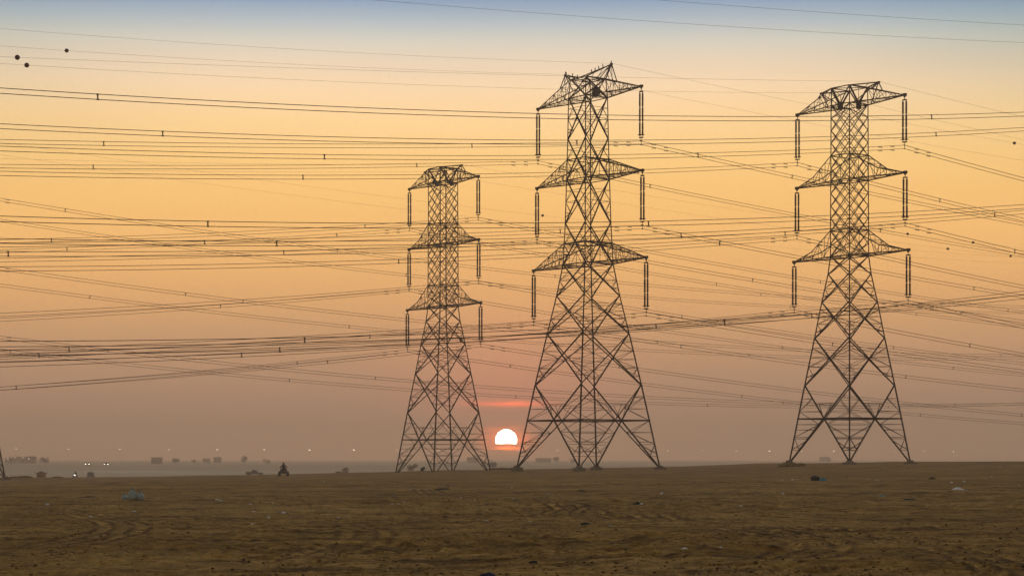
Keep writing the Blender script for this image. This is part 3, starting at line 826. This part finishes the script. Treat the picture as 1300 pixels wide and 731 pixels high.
def rag(w, d, h, seed, n=14):
    vs = []; fs = []
    for i in range(n + 1):
        for j in range(n + 1):
            x, y = i / n - 0.5, j / n - 0.5
            ed = 1 + 0.25 * float(noise2(np.array([math.atan2(y, x) * 2.0 + seed]), np.array([seed * 3.3]), seed)[0])
            zz = abs(float(noise2(np.array([x * 4 + seed]), np.array([y * 4]), seed)[0])) * 0.6 + abs(float(noise2(np.array([x * 9 + seed]), np.array([y * 9]), seed + 1)[0])) * 0.4
            fall = max(0.0, 1 - (2.1 * math.hypot(x, y)) ** 2)
            vs.append((x * w * ed, y * d * ed, 0.012 + h * (zz * fall + 0.35 * fall)))
    for i in range(n):
        for j in range(n):
            p = i * (n + 1) + j; fs.append((p, p + n + 1, p + n + 2, p + 1))
    k_ = len(vs)
    low_ = [(x, y, -0.03) for x, y, z_ in vs]
    fs2 = [(a + k_, d_ + k_, c + k_, b_ + k_) for a, b_, c, d_ in fs]
    edge = [i * (n + 1) for i in range(n + 1)] + [n * (n + 1) + j for j in range(1, n + 1)] + [i * (n + 1) + n for i in range(n - 1, -1, -1)] + [j for j in range(n - 1, 0, -1)]
    side = [(edge[i], edge[i] + k_, edge[(i + 1) % len(edge)] + k_, edge[(i + 1) % len(edge)]) for i in range(len(edge))]
    return MB().poly(vs + low_, fs + fs2 + side)
litter('black_bag', 1035, 611, blob(.30, .22, .26, 5), M['black'], 'black slumped bag beside the cyan sheet on the right', 'bag', smooth=True)
litter('cyan_sheet', 1045, 611, rag(.60, .45, .22, 6), M['cyan'], 'crumpled cyan sheet lying against the black bag', 'sheet', smooth=True)
litter('cyan_scrap', 1120, 631, rag(.34, .4, .10, 7), M['cyan'], 'small cyan plastic scrap near the black rag', 'scrap', smooth=True)
litter('black_rag', 1154, 632.5, rag(.62, .45, .09, 8), M['darkrag'], 'flat black rag right of the small cyan scrap', 'rag', smooth=True)
litter('black_rag', 1184, 607, rag(.58, .5, .14, 9), M['darkrag'], 'flat black rag far out, right of the rightmost pylon', 'rag', smooth=True)
litter('white_rubbish', 1216, 622, rag(.55, .5, .17, 35), M['white'], 'pointed white rubbish heap at the far right', 'rubbish', smooth=True)
litter('dark_rag', 563, 622, rag(.95, .8, .13, 11), M['darkrag'], 'wide dark rag below the smallest whole pylon', 'rag', smooth=True)
litter('dark_rag', 568, 617, rag(.32, .3, .12, 12), M['darkrag'], 'small dark rag just behind the wide dark rag', 'rag', smooth=True)
litter('dark_bundle', 618, 742, blob(.12, .10, .09, 13), M['bluerag'], 'dark blue bundle at the bottom edge', 'bundle', smooth=True)
litter('dark_lump', 1231, 742, blob(.12, .10, .09, 14), M['darkrag'], 'dark lump at the bottom right edge', 'lump', smooth=True)
litter('dark_rag', 114, 632, rag(.75, .6, .08, 15), M['darkrag'], 'dark flat rag with a pale spot left of the garbage bags', 'rag', smooth=True)
litter('dark_rag', 738, 624.5, rag(.5, .5, .06, 16), M['darkrag'], 'dark flat rag below the tallest pylon', 'rag', smooth=True)
litter('dark_rag', 809, 640, rag(.34, .4, .07, 17), M['darkrag'], 'dark scrap with white edges right of centre', 'rag', smooth=True)
litter('dark_lump', 677, 719, blob(.07, .06, .035, 18), M['darkrag'], 'small dark lump low at the centre', 'lump', smooth=True)
litter('dark_lump', 744, 666, blob(.13, .1, .06, 19), M['darkrag'], 'dark lump near the curved wheel ruts', 'lump', smooth=True)
SCR = [rag(.30, .26, .10, s_).mesh('litter_scrap', M['white'], True) for s_ in (21, 22, 23)] + [rag(.46, .25, .06, 24).mesh('litter_scrap', M['white'], True), rag(.35, .3, .12, 25).mesh('litter_scrap', M['card'], True)]
spots = [(338, 640.5), (347, 641), (341, 655), (320, 666), (355, 650), (360, 650.5), (318, 642), (322, 649), (115, 655), (141, 655), (170, 650.5), (200, 635), (275, 635), (280, 635.5), (52, 625), (79, 612.5), (60, 643), (411, 612.5),
         (445, 612.5), (515, 622.5), (521, 622.5), (498, 643.5), (506, 643.8), (513, 643), (624, 634.5), (652, 634.5), (607, 658), (618, 660), (672, 660.5), (735, 616), (696, 628), (812, 638), (814, 641), (603, 641.5), (500, 630),
         (869, 613), (994, 611), (1006, 610.6), (1003, 597), (993, 626.5), (994, 630), (961, 613), (1112, 611), (1116, 611), (1119, 611.2), (1102, 609), (1124, 594), (1184, 593), (1270, 593), (1266, 598.5), (1258, 605), (1208, 612.5), (1224, 611.5), (1227, 623), (1232, 623.5), (1294, 617),
         (650, 620), (585, 631), (430, 655), (232, 640), (905, 704), (915, 705), (869, 705), (775, 672), (1035, 655), (940, 640), (840, 628), (468, 603), (760, 602), (690, 604)]
def strip(py): return 'far' if py < 618 else 'middle' if py < 642 else 'near'
for i, (px, py) in enumerate(spots):
    rank = sorted(q_[0] for q_ in spots if strip(q_[1]) == strip(py)).index(px)
    p = on_ground(px, py + 0.4)
    k_ = i % 5 if py < 700 else 2
    sc = random.uniform(0.2, 0.58) * min(1.0, 0.2 + p.y / 120.0)
    tag(put('litter_scrap', SCR[k_], None, p + Vector((0, 0, 0.02 + 0.0002 * p.y)), (random.uniform(0.1, 0.3), random.uniform(-.15, .15), random.uniform(0, 6)), sc), f'small pale litter scrap on the {strip(py)} part of the field, {ORD[rank]} from the left', 'litter', 'litter scattered over the field')
# countless clods and pebbles
base_c = blob(1, 1, 0.8, 30, 5, 3, 0.35)
bv = np.array(base_c.v); bf = np.array(base_c.f); nb_ = len(bv); NC = 20000
qq = RNG.random(NC); CY_ = 1 / (1 / 27.0 + (1 / 170.0 - 1 / 27.0) * qq); CX_ = RNG.uniform(-.265, .265, NC) * CY_
keep = (noise2(CX_ / 5.0, CY_ / 7.0, 61) > -0.05) | (RNG.random(NC) < 0.3)
CX_, CY_ = CX_[keep], CY_[keep]; NC = len(CX_)
S_ = (0.006 + 0.026 * RNG.random(NC) ** 3) * (0.9 + CY_ / 260.0)
A__ = RNG.uniform(0, 6.28, NC); SX = S_ * RNG.uniform(.9, 2.0, NC); SYY = S_ * RNG.uniform(.7, 1.2, NC); SZ = S_ * RNG.uniform(.6, 1.2, NC)
CZ_ = macro(CX_, CY_) + relief(CX_, CY_, np.maximum(0.03, CY_ * CY_ / 3400 * 0.2)) + rut_field(CX_, CY_)[0] - 0.006
lx = bv[None, :, 0] * SX[:, None]; ly = bv[None, :, 1] * SYY[:, None]
VV_ = np.stack([lx * np.cos(A__)[:, None] - ly * np.sin(A__)[:, None] + CX_[:, None], lx * np.sin(A__)[:, None] + ly * np.cos(A__)[:, None] + CY_[:, None], bv[None, :, 2] * SZ[:, None] + CZ_[:, None]], 2).reshape(-1, 3)
FF_ = (bf[None] + (np.arange(NC) * nb_)[:, None, None]).reshape(-1, 4).astype(np.int32)
cm_ = bpy.data.meshes.new('clods')
cm_.vertices.add(len(VV_)); cm_.vertices.foreach_set('co', VV_.astype(np.float32).ravel())
cm_.loops.add(FF_.size); cm_.loops.foreach_set('vertex_index', FF_.ravel())
cm_.polygons.add(len(FF_)); cm_.polygons.foreach_set('loop_start', np.arange(len(FF_), dtype=np.int32) * 4)
cm_.update(calc_edges=True); cm_.validate()
tone = np.repeat(RNG.random(NC), nb_).astype(np.float32)
ca_ = cm_.attributes.new('tone', 'FLOAT', 'POINT'); ca_.data.foreach_set('value', tone)
ms = bpy.data.materials.new('mixed_clods'); ms.use_nodes = True; mt_ = ms.node_tree; pb = mt_.nodes['Principled BSDF']
pb.inputs['Roughness'].default_value = 0.95; pb.inputs['Specular IOR Level'].default_value = 0.1
ta = mt_.nodes.new('ShaderNodeAttribute'); ta.attribute_name = 'tone'
tr = mt_.nodes.new('ShaderNodeValToRGB'); mt_.links.new(ta.outputs['Fac'], tr.inputs[0]); mt_.links.new(tr.outputs[0], pb.inputs['Base Color'])
tr.color_ramp.elements[0].color = (0.09, 0.05, 0.018, 1); tr.color_ramp.elements[1].color = (0.62, 0.42, 0.16, 1)
for p_, c_ in ((0.45, (0.16, 0.09, 0.025, 1)), (0.8, (0.36, 0.2, 0.045, 1))):
    e_ = tr.color_ramp.elements.new(p_); e_.color = c_
cm_.materials.append(ms)
co_ = bpy.data.objects.new('clods', cm_); COL.objects.link(co_)
tag(co_, 'small dirt clods and pebbles strewn over the field', 'clods', kind='stuff')

# ------------------------------------------------------------------ vehicles and riders
def car(kind, paint, lit):
    root = empty({'pickup': 'pickup_truck', 'suv': 'suv', 'sedan': 'car'}[kind])
    if kind == 'pickup':
        low_ = [(-2.6, .45), (-2.6, .95), (-2.45, 1.05), (2.0, 1.05), (2.5, .98), (2.65, .8), (2.65, .45)]
        cab = [(-0.75, 1.05), (-0.62, 1.72), (0.45, 1.76), (1.15, 1.05)]; W_ = 0.92
    elif kind == 'suv':
        low_ = [(-2.3, .45), (-2.3, .95), (-2.2, 1.08), (1.3, 1.08), (2.2, .98), (2.35, .8), (2.35, .45)]
        cab = [(-2.15, 1.08), (-1.95, 1.82), (0.25, 1.84), (1.15, 1.08)]; W_ = 0.95
    else:
        low_ = [(-2.2, .38), (-2.2, .85), (-2.0, .95), (1.2, .95), (2.1, .86), (2.25, .7), (2.25, .38)]
        cab = [(-1.6, .95), (-1.0, 1.42), (0.2, 1.45), (1.1, .95)]; W_ = 0.88
    zt = max(p[1] for p in cab); zb = cab[0][1]
    tp = lambda zz: 1.0 - 0.16 * max(0, (zz - zb) / (zt - zb))
    def swap(m): m.v = [(x, -y, z_) for x, y, z_ in m.v]; m.f = [tuple(reversed(f_)) for f_ in m.f]; return m   # nose towards -y
    body = swap(MB().extrude(low_, -W_, W_)); body = body.build('body', M[paint], root)
    bv_ = body.modifiers.new('bevel', 'BEVEL'); bv_.width = 0.09; bv_.segments = 2
    swap(MB().extrude(cab, -W_ * .96, W_ * .96, tp)).build('cabin', M[paint], root)
    a, b_ = cab[-1], cab[-2]
    def quad(p0, p1, wx0, wx1, off):
        n = Vector((0, p1[1] - p0[1], p0[0] - p1[0])).normalized() * off
        m = MB(); q_ = []
        for o_ in (0.0, 1.0):
            for (x_, p_) in ((-wx0, p0), (wx0, p0), (wx1, p1), (-wx1, p1)): q_.append((x_, p_[0] + n.y * o_, p_[1] + n.z * o_))
        m.poly(q_, [(3, 2, 1, 0), (4, 5, 6, 7), (0, 1, 5, 4), (1, 2, 6, 5), (2, 3, 7, 6), (3, 0, 4, 7)]); return swap(m)
    lp_ = lambda f_: (a[0] + (b_[0] - a[0]) * f_, a[1] + (b_[1] - a[1]) * f_)
    quad(lp_(.1), lp_(.9), W_ * .86, W_ * .74, 0.02).build('windscreen', M['glass'], root)
    for sx in (-1, 1):
        ys_ = [cab[0][0] + 0.25, cab[1][0] + 0.15, cab[2][0] - 0.1, cab[3][0] - 0.35]
        m = MB(); z0_, z1_ = zb + 0.06, zt - 0.1
        q_ = [(sx * W_ * .96 * tp(zz) + sx * e_, y_, zz) for e_ in (0.0, 0.02) for (y_, zz) in ((ys_[0], z0_), (ys_[1], z1_), (ys_[2], z1_), (ys_[3], z0_))]
        m.poly(q_, [(3, 2, 1, 0), (4, 5, 6, 7), (0, 1, 5, 4), (1, 2, 6, 5), (2, 3, 7, 6), (3, 0, 4, 7)]); swap(m).build('side_window', M['glass'], root)
        hl_ = MB().box((sx * W_ * .84, -low_[-2][0] - 0.02, low_[-2][1] - 0.04), (0.26, 0.10, 0.18)); hl_.build('headlight', M['headlight'] if lit else M['lampoff'], root)
        for yy in (low_[0][0] + 0.85, low_[-1][0] - 0.85):
            w_ = MB().lathe([(0.2, -.12), (0.34, -.12), (0.38, -.07), (0.38, .07), (0.34, .12), (0.2, .12)], 18, (sx * (W_ - .1), -yy, .38), 'x').build('wheel', M['rubber'], root, True)
            MB().lathe([(0.2, -.13), (0.2, .13)], 12, (sx * (W_ - .1), -yy, .38), 'x').build('rim', M['mast'], w_)
    MB().box((0, -low_[-1][0] - 0.03, .55), (W_ * 1.7, .12, .18)).build('bumper', M['black'], root)
    if kind == 'pickup': MB().box((0, 1.7, 1.1), (1.5, 1.6, .16)).build('cargo', M['darkrag'], root)
    return root
def place(root, px, Y, rz, dz_=0.0):
    X = (px - 650) / F * Y; root.location = (X, Y, float(macro(X, Y)) + dz_); root.rotation_euler.z = rz
c = car('pickup', 'quad', False); place(c, 323, 700, R(82)); c.scale = (1.05, 1.05, 1.1); tag(c, 'dark pickup truck seen side-on beyond the crest, left of the quad bike', 'pickup')
c = car('suv', 'paintgrey', False); place(c, 115, 610, R(15)); tag(c, 'grey car standing low behind the crest near the orange booth', 'car')
c = car('sedan', 'paintsand', True); place(c, 112, 1015, R(0)); tag(c, 'far car with bright headlights, left of the two pairs', 'car', 'far cars with headlights on')
c = car('sedan', 'paintsand', True); place(c, 135.5, 1020, R(4)); tag(c, 'far car with bright headlights, right of the two pairs', 'car', 'far cars with headlights on')

def quad_bike(lit):
    root = empty('quad_bike')
    b_ = MB(); b_.box((0, 0, .62), (.42, 1.25, .26), .8); b_.box((0, .25, .82), (.36, .75, .16), .85); b_.build('body', M['quad'], root)
    MB().box((0, .28, .93), (.34, .72, .10), .85).build('seat', M['black'], root)
    for sy in (-1, 1):
        for sx in (-1, 1):
            w_ = MB().lathe([(.13, -.13), (.25, -.13), (.29, -.07), (.29, .07), (.25, .13), (.13, .13)], 16, (sx * .46, sy * .62, .29), 'x').build('wheel', M['rubber'], root, True)
            MB().lathe([(.13, -.1), (.13, .1)], 10, (sx * .46, sy * .62, .29), 'x').build('rim', M['mast'], w_)
            f_ = MB(); f_.extrude([(sy * .62 - .36, .58), (sy * .62 - .24, .68), (sy * .62, .72), (sy * .62 + .24, .68), (sy * .62 + .36, .58), (sy * .62, .66)], sx * .22, sx * .60); f_.build('mudguard', M['quad'], root)
        rk = MB()
        for yy in (-.15, 0, .15): rk.bar((-.35, sy * .62 + yy, .84), (.35, sy * .62 + yy, .84), .03)
        for xx in (-.35, .35): rk.bar((xx, sy * .62 - .16, .84), (xx, sy * .62 + .16, .84), .03)
        for xx in (-.2, .2): rk.bar((xx, sy * .62, .70), (xx, sy * .62, .84), .03)
        rk.build('rack', M['black'], root)
    MB().box((0, -.70, .52), (.86, .16, .34), .85).build('bumper', M['quad'], root); MB().box((0, -.55, .80), (.9, .3, .10), .9).build('bonnet', M['quad'], root)
    hb = MB(); hb.tube([(-.42, -.12, 1.12), (-.2, -.22, 1.10), (.2, -.22, 1.10), (.42, -.12, 1.12)], .02, 6); hb.bar((0, -.42, .7), (0, -.22, 1.1), .06); hb.build('handlebar', M['black'], root)
    for sx in (-1, 1): MB().lathe([(.03, -.05), (.08, -.04), (.08, .04), (.03, .05)], 10, (sx * .14, -.66, .74), 'y').build('headlight', M['headlight'] if lit else M['lampoff'], root)
    return root
def rider():
    bm = bmesh.new(); rad = []
    J = [((0, .32, 1.05), .21), ((0, .27, 1.28), .21), ((0, .20, 1.50), .20), ((0, .16, 1.62), .07), ((0, .13, 1.70), .075), ((0, .11, 1.83), .095)]
    vs = []
    def add(p, r_): vs.append(bm.verts.new(p)); rad.append(r_); return len(vs) - 1
    ids = [add(*j) for j in J]; bm.verts.ensure_lookup_table()
    def chain(start, pts):
        a = start
        for p, r_ in pts:
            i = add(p, r_); bm.edges.new((vs[a], vs[i])); a = i
        return a
    for a, c_ in zip(ids[:-1], ids[1:]): bm.edges.new((vs[a], vs[c_]))
    for s in (-1, 1):
        chain(ids[2], [((s * .21, .19, 1.53), .10), ((s * .38, .14, 1.33), .075), ((s * .40, -.05, 1.18), .055), ((s * .40, -.12, 1.15), .04)])
        h_ = len(vs) - 1
        for k_, (dx_, l_) in enumerate(((-.03, .07), (-.01, .085), (.01, .08), (.03, .065))):
            chain(h_, [((s * .40 + dx_, -.18, 1.145), .011), ((s * .40 + dx_, -.18 - l_ * .4, 1.11), .009)])
        chain(h_, [((s * .36, -.15, 1.12), .012), ((s * .35, -.18, 1.10), .010)])
        chain(ids[0], [((s * .13, .28, 1.02), .14), ((s * .32, -.12, .92), .11), ((s * .36, .02, .60), .08), ((s * .36, .02, .46), .05), ((s * .36, -.13, .43), .045)])
    me_ = bpy.data.meshes.new('person'); bm.to_mesh(me_); bm.free()
    o = bpy.data.objects.new('person', me_); COL.objects.link(o)
    sk = o.modifiers.new('skin', 'SKIN'); 
    if not me_.skin_vertices:
        bpy.context.view_layer.objects.active = o
        bpy.ops.mesh.customdata_skin_add()
    for i, r_ in enumerate(rad): me_.skin_vertices[0].data[i].radius = (r_, r_)
    me_.skin_vertices[0].data[0].use_root = True
    sk.use_smooth_shade = True
    o.modifiers.new('sub', 'SUBSURF').levels = 2; o.modifiers['sub'].render_levels = 2
    me_.materials.append(M['cloth'])
    hm = MB().lathe([(.02, .15), (.09, .135), (.135, .07), (.145, -.01), (.135, -.09), (.10, -.13)], 14, (0, .11, 1.84)); hm.build('helmet', M['helmet'], o, True)
    MB().box((0, -.03, 1.83), (.19, .05, .08)).build('visor', M['glass'], o)
    return o
q1 = quad_bike(False); r1 = rider()
place(q1, 360, 312, R(4)); r1.location = q1.location; r1.rotation_euler.z = R(4)
q1.scale = (1.3, 1.1, 1.0); r1.scale = (1.15, 1.05, 1.0)
tag(q1, 'dark quad bike on the crest, facing us, at the left', 'quad bike'); tag(r1, 'person in dark clothes and helmet riding the quad bike on the crest', 'person')
q2 = quad_bike(True); r2 = rider()
place(q2, 95.5, 655, R(-3), -0.1); r2.location = q2.location; r2.rotation_euler.z = R(-3)
tag(q2, 'far quad bike with lit headlight between the orange booth and grey car', 'quad bike'); tag(r2, 'far rider in dark clothes above the lit headlight, left of the grey car', 'person')

# ------------------------------------------------------------------ booth, far buildings, trees
def booth():
    root = empty('guard_booth')
    MB().box((0, 0, .95), (1.9, 1.7, 1.9)).build('wall', M['brick'], root)
    MB().box((0, 0, 1.98), (2.5, 2.3, .16)).build('roof', M['roofdark'], root)
    MB().box((0, 0, 2.2), (1.2, 1.1, .3), .5).build('roof_cap', M['roofdark'], root)
    w_ = MB().box((.3, -.86, 1.3), (.6, .05, .5)).build('window', M['glass'], root); MB().box((.3, -.885, 1.02), (.75, .1, .06)).build('sill', M['brick'], w_)
    MB().box((-.5, -.86, .85), (.6, .05, 1.6)).build('door', M['roofdark'], root)
    return root
b_ = booth(); place(b_, 52.5, 520, 0, 0.1); tag(b_, 'small orange booth with flared dark roof at the far left', 'booth')
def house(w, d, h, roof, wall, nwin, lit=0):
    root = empty('building')
    MB().box((0, 0, h / 2), (w, d, h)).build('wall', M[wall], root)
    if roof == 'flat':
        m = MB(); m.box((0, 0, h + .12), (w + .4, d + .4, .24)); m.box((0, -d / 2 - .1, h + .4), (w + .4, .2, .35)); m.build('roof', M['walltan'], root)
    else:
        MB().poly([(-w / 2 - .4, -d / 2 - .4, h), (w / 2 + .4, -d / 2 - .4, h), (w / 2 + .4, d / 2 + .4, h), (-w / 2 - .4, d / 2 + .4, h), (-w / 2, 0, h + 1.6), (w / 2, 0, h + 1.6)],
                  [(3, 2, 1, 0), (0, 1, 5, 4), (2, 3, 4, 5), (1, 2, 5), (3, 0, 4)]).build('roof', M['roofdark'], root)
    for i in range(nwin):
        x = -w / 2 + w * (i + .5) / nwin
        if i == nwin // 2: MB().box((x, -d / 2 - .02, 1.1), (1.0, .06, 2.2)).build('door', M['roofdark'], root)
        else:
            f_ = MB().box((x, -d / 2 - .02, h * .58), (1.1, .06, 1.1)).build('window', M['glass'], root)
            MB().box((x, -d / 2 - .06, h * .58 - .6), (1.3, .16, .1)).build('sill', M[wall], f_)
    for i in range(lit):
        x = -w / 2 + w * (i + .3) / max(1, lit)
        MB().box((x, -d / 2 - .2, h - .1), (.3, .3, .25)).build('wall_lamp', M['lampdim'], root)
    return root
HS = [(16, 1500, 9, 6, 3.2, 'flat', 'wallpale', 3, 1, 'low pale building at the far left beside the cut-off pylon'), (28, 1540, 12, 6, 4.2, 'flat', 'walltan', 4, 2, 'lit low tan building, second from the left edge'),
      (40, 1510, 6, 5, 3.4, 'pitched', 'walltan', 2, 1, 'small pitched-roof building left of the round hazy tree'), (199, 1380, 7.2, 5, 3.7, 'flat', 'walltan', 3, 0, 'plain boxy building alone in the haze at left'),
      (262, 1700, 6, 4, 3.0, 'flat', 'wallpale', 2, 0, 'faint small building in the haze left of the dark pickup, first of a pair'), (276, 1700, 6, 4, 3.0, 'pitched', 'walltan', 2, 0, 'faint small building in the haze left of the dark pickup, second of a pair'),
      (690, 1900, 14, 7, 3.4, 'flat', 'walltan', 4, 0, 'faint long building in the haze just right of the sun'), (1046, 2300, 10, 6, 5.0, 'flat', 'walltan', 3, 0, 'faint building on the skyline behind the rightmost pylon'),
      (600, 1800, 9, 5, 3.0, 'pitched', 'walltan', 2, 0, 'faint building in the haze below and left of the sun')]
for px, Y, w, d, h, rf, wl, nw, lit, lab in HS:
    o = house(w, d, h, rf, wl, nw, lit); place(o, px, Y, R(random.uniform(-12, 12))); tag(o, lab, 'building', 'far buildings in the haze')
def tree(hgt, rad_, seed, bush=False, n=420):
    rn = random.Random(seed); root = empty('bush' if bush else 'tree')
    tk = MB(); th = hgt * (.12 if bush else .28)
    tk.tube([(0, 0, -.3), (.05 * rad_, 0, th * .5), (0, .04, th)], [.11 * rad_ ** .5, .08 * rad_ ** .5, .05 * rad_ ** .5], 6)
    cl_ = []
    for i in range(6 if bush else 9):
        a = rn.uniform(0, 6.28); r_ = rad_ * rn.uniform(.15, .7); zc = th + (hgt - th) * rn.uniform(.15, .8)
        c_ = Vector((math.cos(a) * r_, math.sin(a) * r_, zc)); cl_.append((c_, rad_ * rn.uniform(.25, .5)))
        tk.tube([(0, 0, th * .8), tuple(c_ * .55 + Vector((0, 0, th * .3))), tuple(c_)], [.05, .035, .015], 5)
    tk.build('trunk', M['bark'], root)
    lv = MB()
    for i in range(n):
        c_, r_ = rn.choice(cl_)
        d = Vector((rn.gauss(0, 1), rn.gauss(0, 1), rn.gauss(0, .8))).normalized() * r_ * rn.uniform(.4, 1.0) ** .6
        p = c_ + d; p.z = max(p.z, .05)
        a = Vector((rn.gauss(0, 1), rn.gauss(0, 1), rn.gauss(0, 1))).normalized() * rn.uniform(.10, .2) * max(1, rad_ * .6); b2 = a.orthogonal().normalized() * a.length * .6
        lv.poly([p - a, p + b2, p + a, p - b2], [(0, 1, 2, 3)])
    lv.build('crown', M['leaf'], root)
    return root
TR = [(57, 1350, 4.2, 3.4, False, 'round hazy tree right of the low buildings at far left'), (13, 1420, 5.5, 2.2, False, 'hazy tree above the low building at the far left edge'), (224, 1500, 3.6, 3.6, False, 'faint broad tree right of the boxy building'),
      (246, 1600, 2.6, 2.6, True, 'faint low bush right of the faint broad tree'), (311, 1350, 5.0, 2.8, False, 'hazy tree above the dark pickup truck'), (338, 1400, 3.0, 2.8, True, 'low hazy bush between pickup and quad bike'),
      (706, 1500, 5.0, 2.6, False, 'hazy tree between the sun and the tallest pylon'), (727, 1600, 3.2, 3.0, True, 'low hazy bush under the tallest pylon'), (439, 640, 3.2, 1.3, False, 'small dark tree on the low mound left of the smallest pylon'),
      (523, 760, 3.8, 2.2, False, 'pale bush behind the left foot of the smallest pylon'), (626, 900, 3.0, 3.0, True, 'low bush below the sun'), (537, 352, 0.75, 0.55, True, 'tiny dark bush under the smallest whole pylon'),
      (1052, 2000, 4.6, 3.0, False, 'faint tree on the skyline behind the rightmost pylon')]
for i, (px, Y, h, r_, bu, lab) in enumerate(TR):
    o = tree(h, r_, 100 + i, bu, 160 if h < 1 else 420); place(o, px, Y, random.uniform(0, 6), 0.0); tag(o, lab, 'bush' if bu else 'tree', 'trees and bushes in the haze')
# low mounds of spoil: one by the small tree, one at the sun side, rubble at the rightmost pylon's left foot
def mound(px, Y, w, d, h, seed, lab, mat='stone', dz_=0.0):
    o = blob(w, d, h, seed, 20, 10, 0.3).build('dirt_mound', M[mat], None, True); place(o, px, Y, 0, dz_); tag(o, lab, 'mound', 'low mounds of dirt')
mound(430, 470, 3.0, 1.6, 1.3, 71, 'low dirt mound beside the small dark tree')
mound(638, 372, 2.4, 1.2, 0.3, 72, 'long low dirt mound below the sun')
mound(1001, 276, 1.3, .9, 0.42, 73, 'rubble heap at the left foot of the rightmost pylon')
mound(1018, 277, .6, .5, 0.36, 74, 'small rubble heap right of the left foot of the rightmost pylon')
mound(26, 372, 1.9, 1.0, 0.24, 75, 'low dirt mound at the left edge beside the cut-off pylon')
mound(72, 372, 0.9, 0.7, 0.16, 76, 'low dirt mound right of the orange booth')

# ------------------------------------------------------------------ road lamps far away
def lamp_meshes():
    p = MB().lathe([(.16, -.2), (.16, .6), (.09, 12.0), (.07, 13.6)], 8).mesh('pole', M['mast'])
    a = MB().tube([(0, 0, 13.3), (.3, 0, 13.8), (.7, 0, 14.0)], .05, 5); a.tube([(0, 0, 13.3), (-.3, 0, 13.8), (-.7, 0, 14.0)], .05, 5)
    a = a.mesh('arm', M['mast'])
    h_ = MB().box((.62, 0, 13.95), (.7, .6, .55), .7); h_.box((-.62, 0, 13.95), (.7, .6, .55), .7)
    return p, a, h_.mesh('lamp_head', M['lamp']), h_.mesh('lamp_head', M['lampdim'])
LM = lamp_meshes()
A_, B_ = Vector((-.2333 * 2330, 2330, 0)), Vector((.2337 * 3260, 3260, 0))
NL = 27; BR = {3, 6, 7, 15, 18, 20, 23, 24}
for i in range(NL):
    p = A_.lerp(B_, i / (NL - 1)); p.z = float(macro(p.x, p.y))
    o = empty('street_lamp', p, R(20)); tag(o, f'lit street lamp on the hazy horizon, {ORD[i]} of the row from the left', 'street lamp', 'street lamps along the far road')
    put('pole', LM[0], o); put('arm', LM[1], o); put('lamp_head', LM[2 if i in BR else 3], o)
road = MB(); pts = [A_.lerp(B_, f_) for f_ in np.linspace(-.6, 1.6, 40)]; nrm = Vector((-(B_ - A_).y, (B_ - A_).x, 0)).normalized()
vs = []
for p in pts:
    for s in (-9, -1): q_ = p + nrm * s; vs.append((q_.x, q_.y, float(macro(q_.x, q_.y)) + .12))
road.poly(vs, [(2 * i, 2 * i + 2, 2 * i + 3, 2 * i + 1) for i in range(len(pts) - 1)])
tag(road.build('road', material('far_asphalt', (.06, .055, .05), .9, 0, .15, .05)), kind='structure')

# ------------------------------------------------------------------ dusty air
hz = MB().box((0, 2050, 28), (9200, 5700, 68)).build('haze', None)
hm_ = bpy.data.materials.new('dusty_air'); hm_.use_nodes = True
hn = hm_.node_tree; hn.nodes.clear()
pv = hn.nodes.new('ShaderNodeVolumePrincipled'); pv.inputs['Color'].default_value = (0.765, 0.685, 0.615, 1); pv.inputs['Density'].default_value = 0.00064
pv.inputs['Anisotropy'].default_value = 0.55
ho = hn.nodes.new('ShaderNodeOutputMaterial'); hn.links.new(pv.outputs[0], ho.inputs['Volume'])
hz.data.materials.append(hm_)
tag(hz, 'pale dusty air over the whole desert', 'haze', kind='stuff')
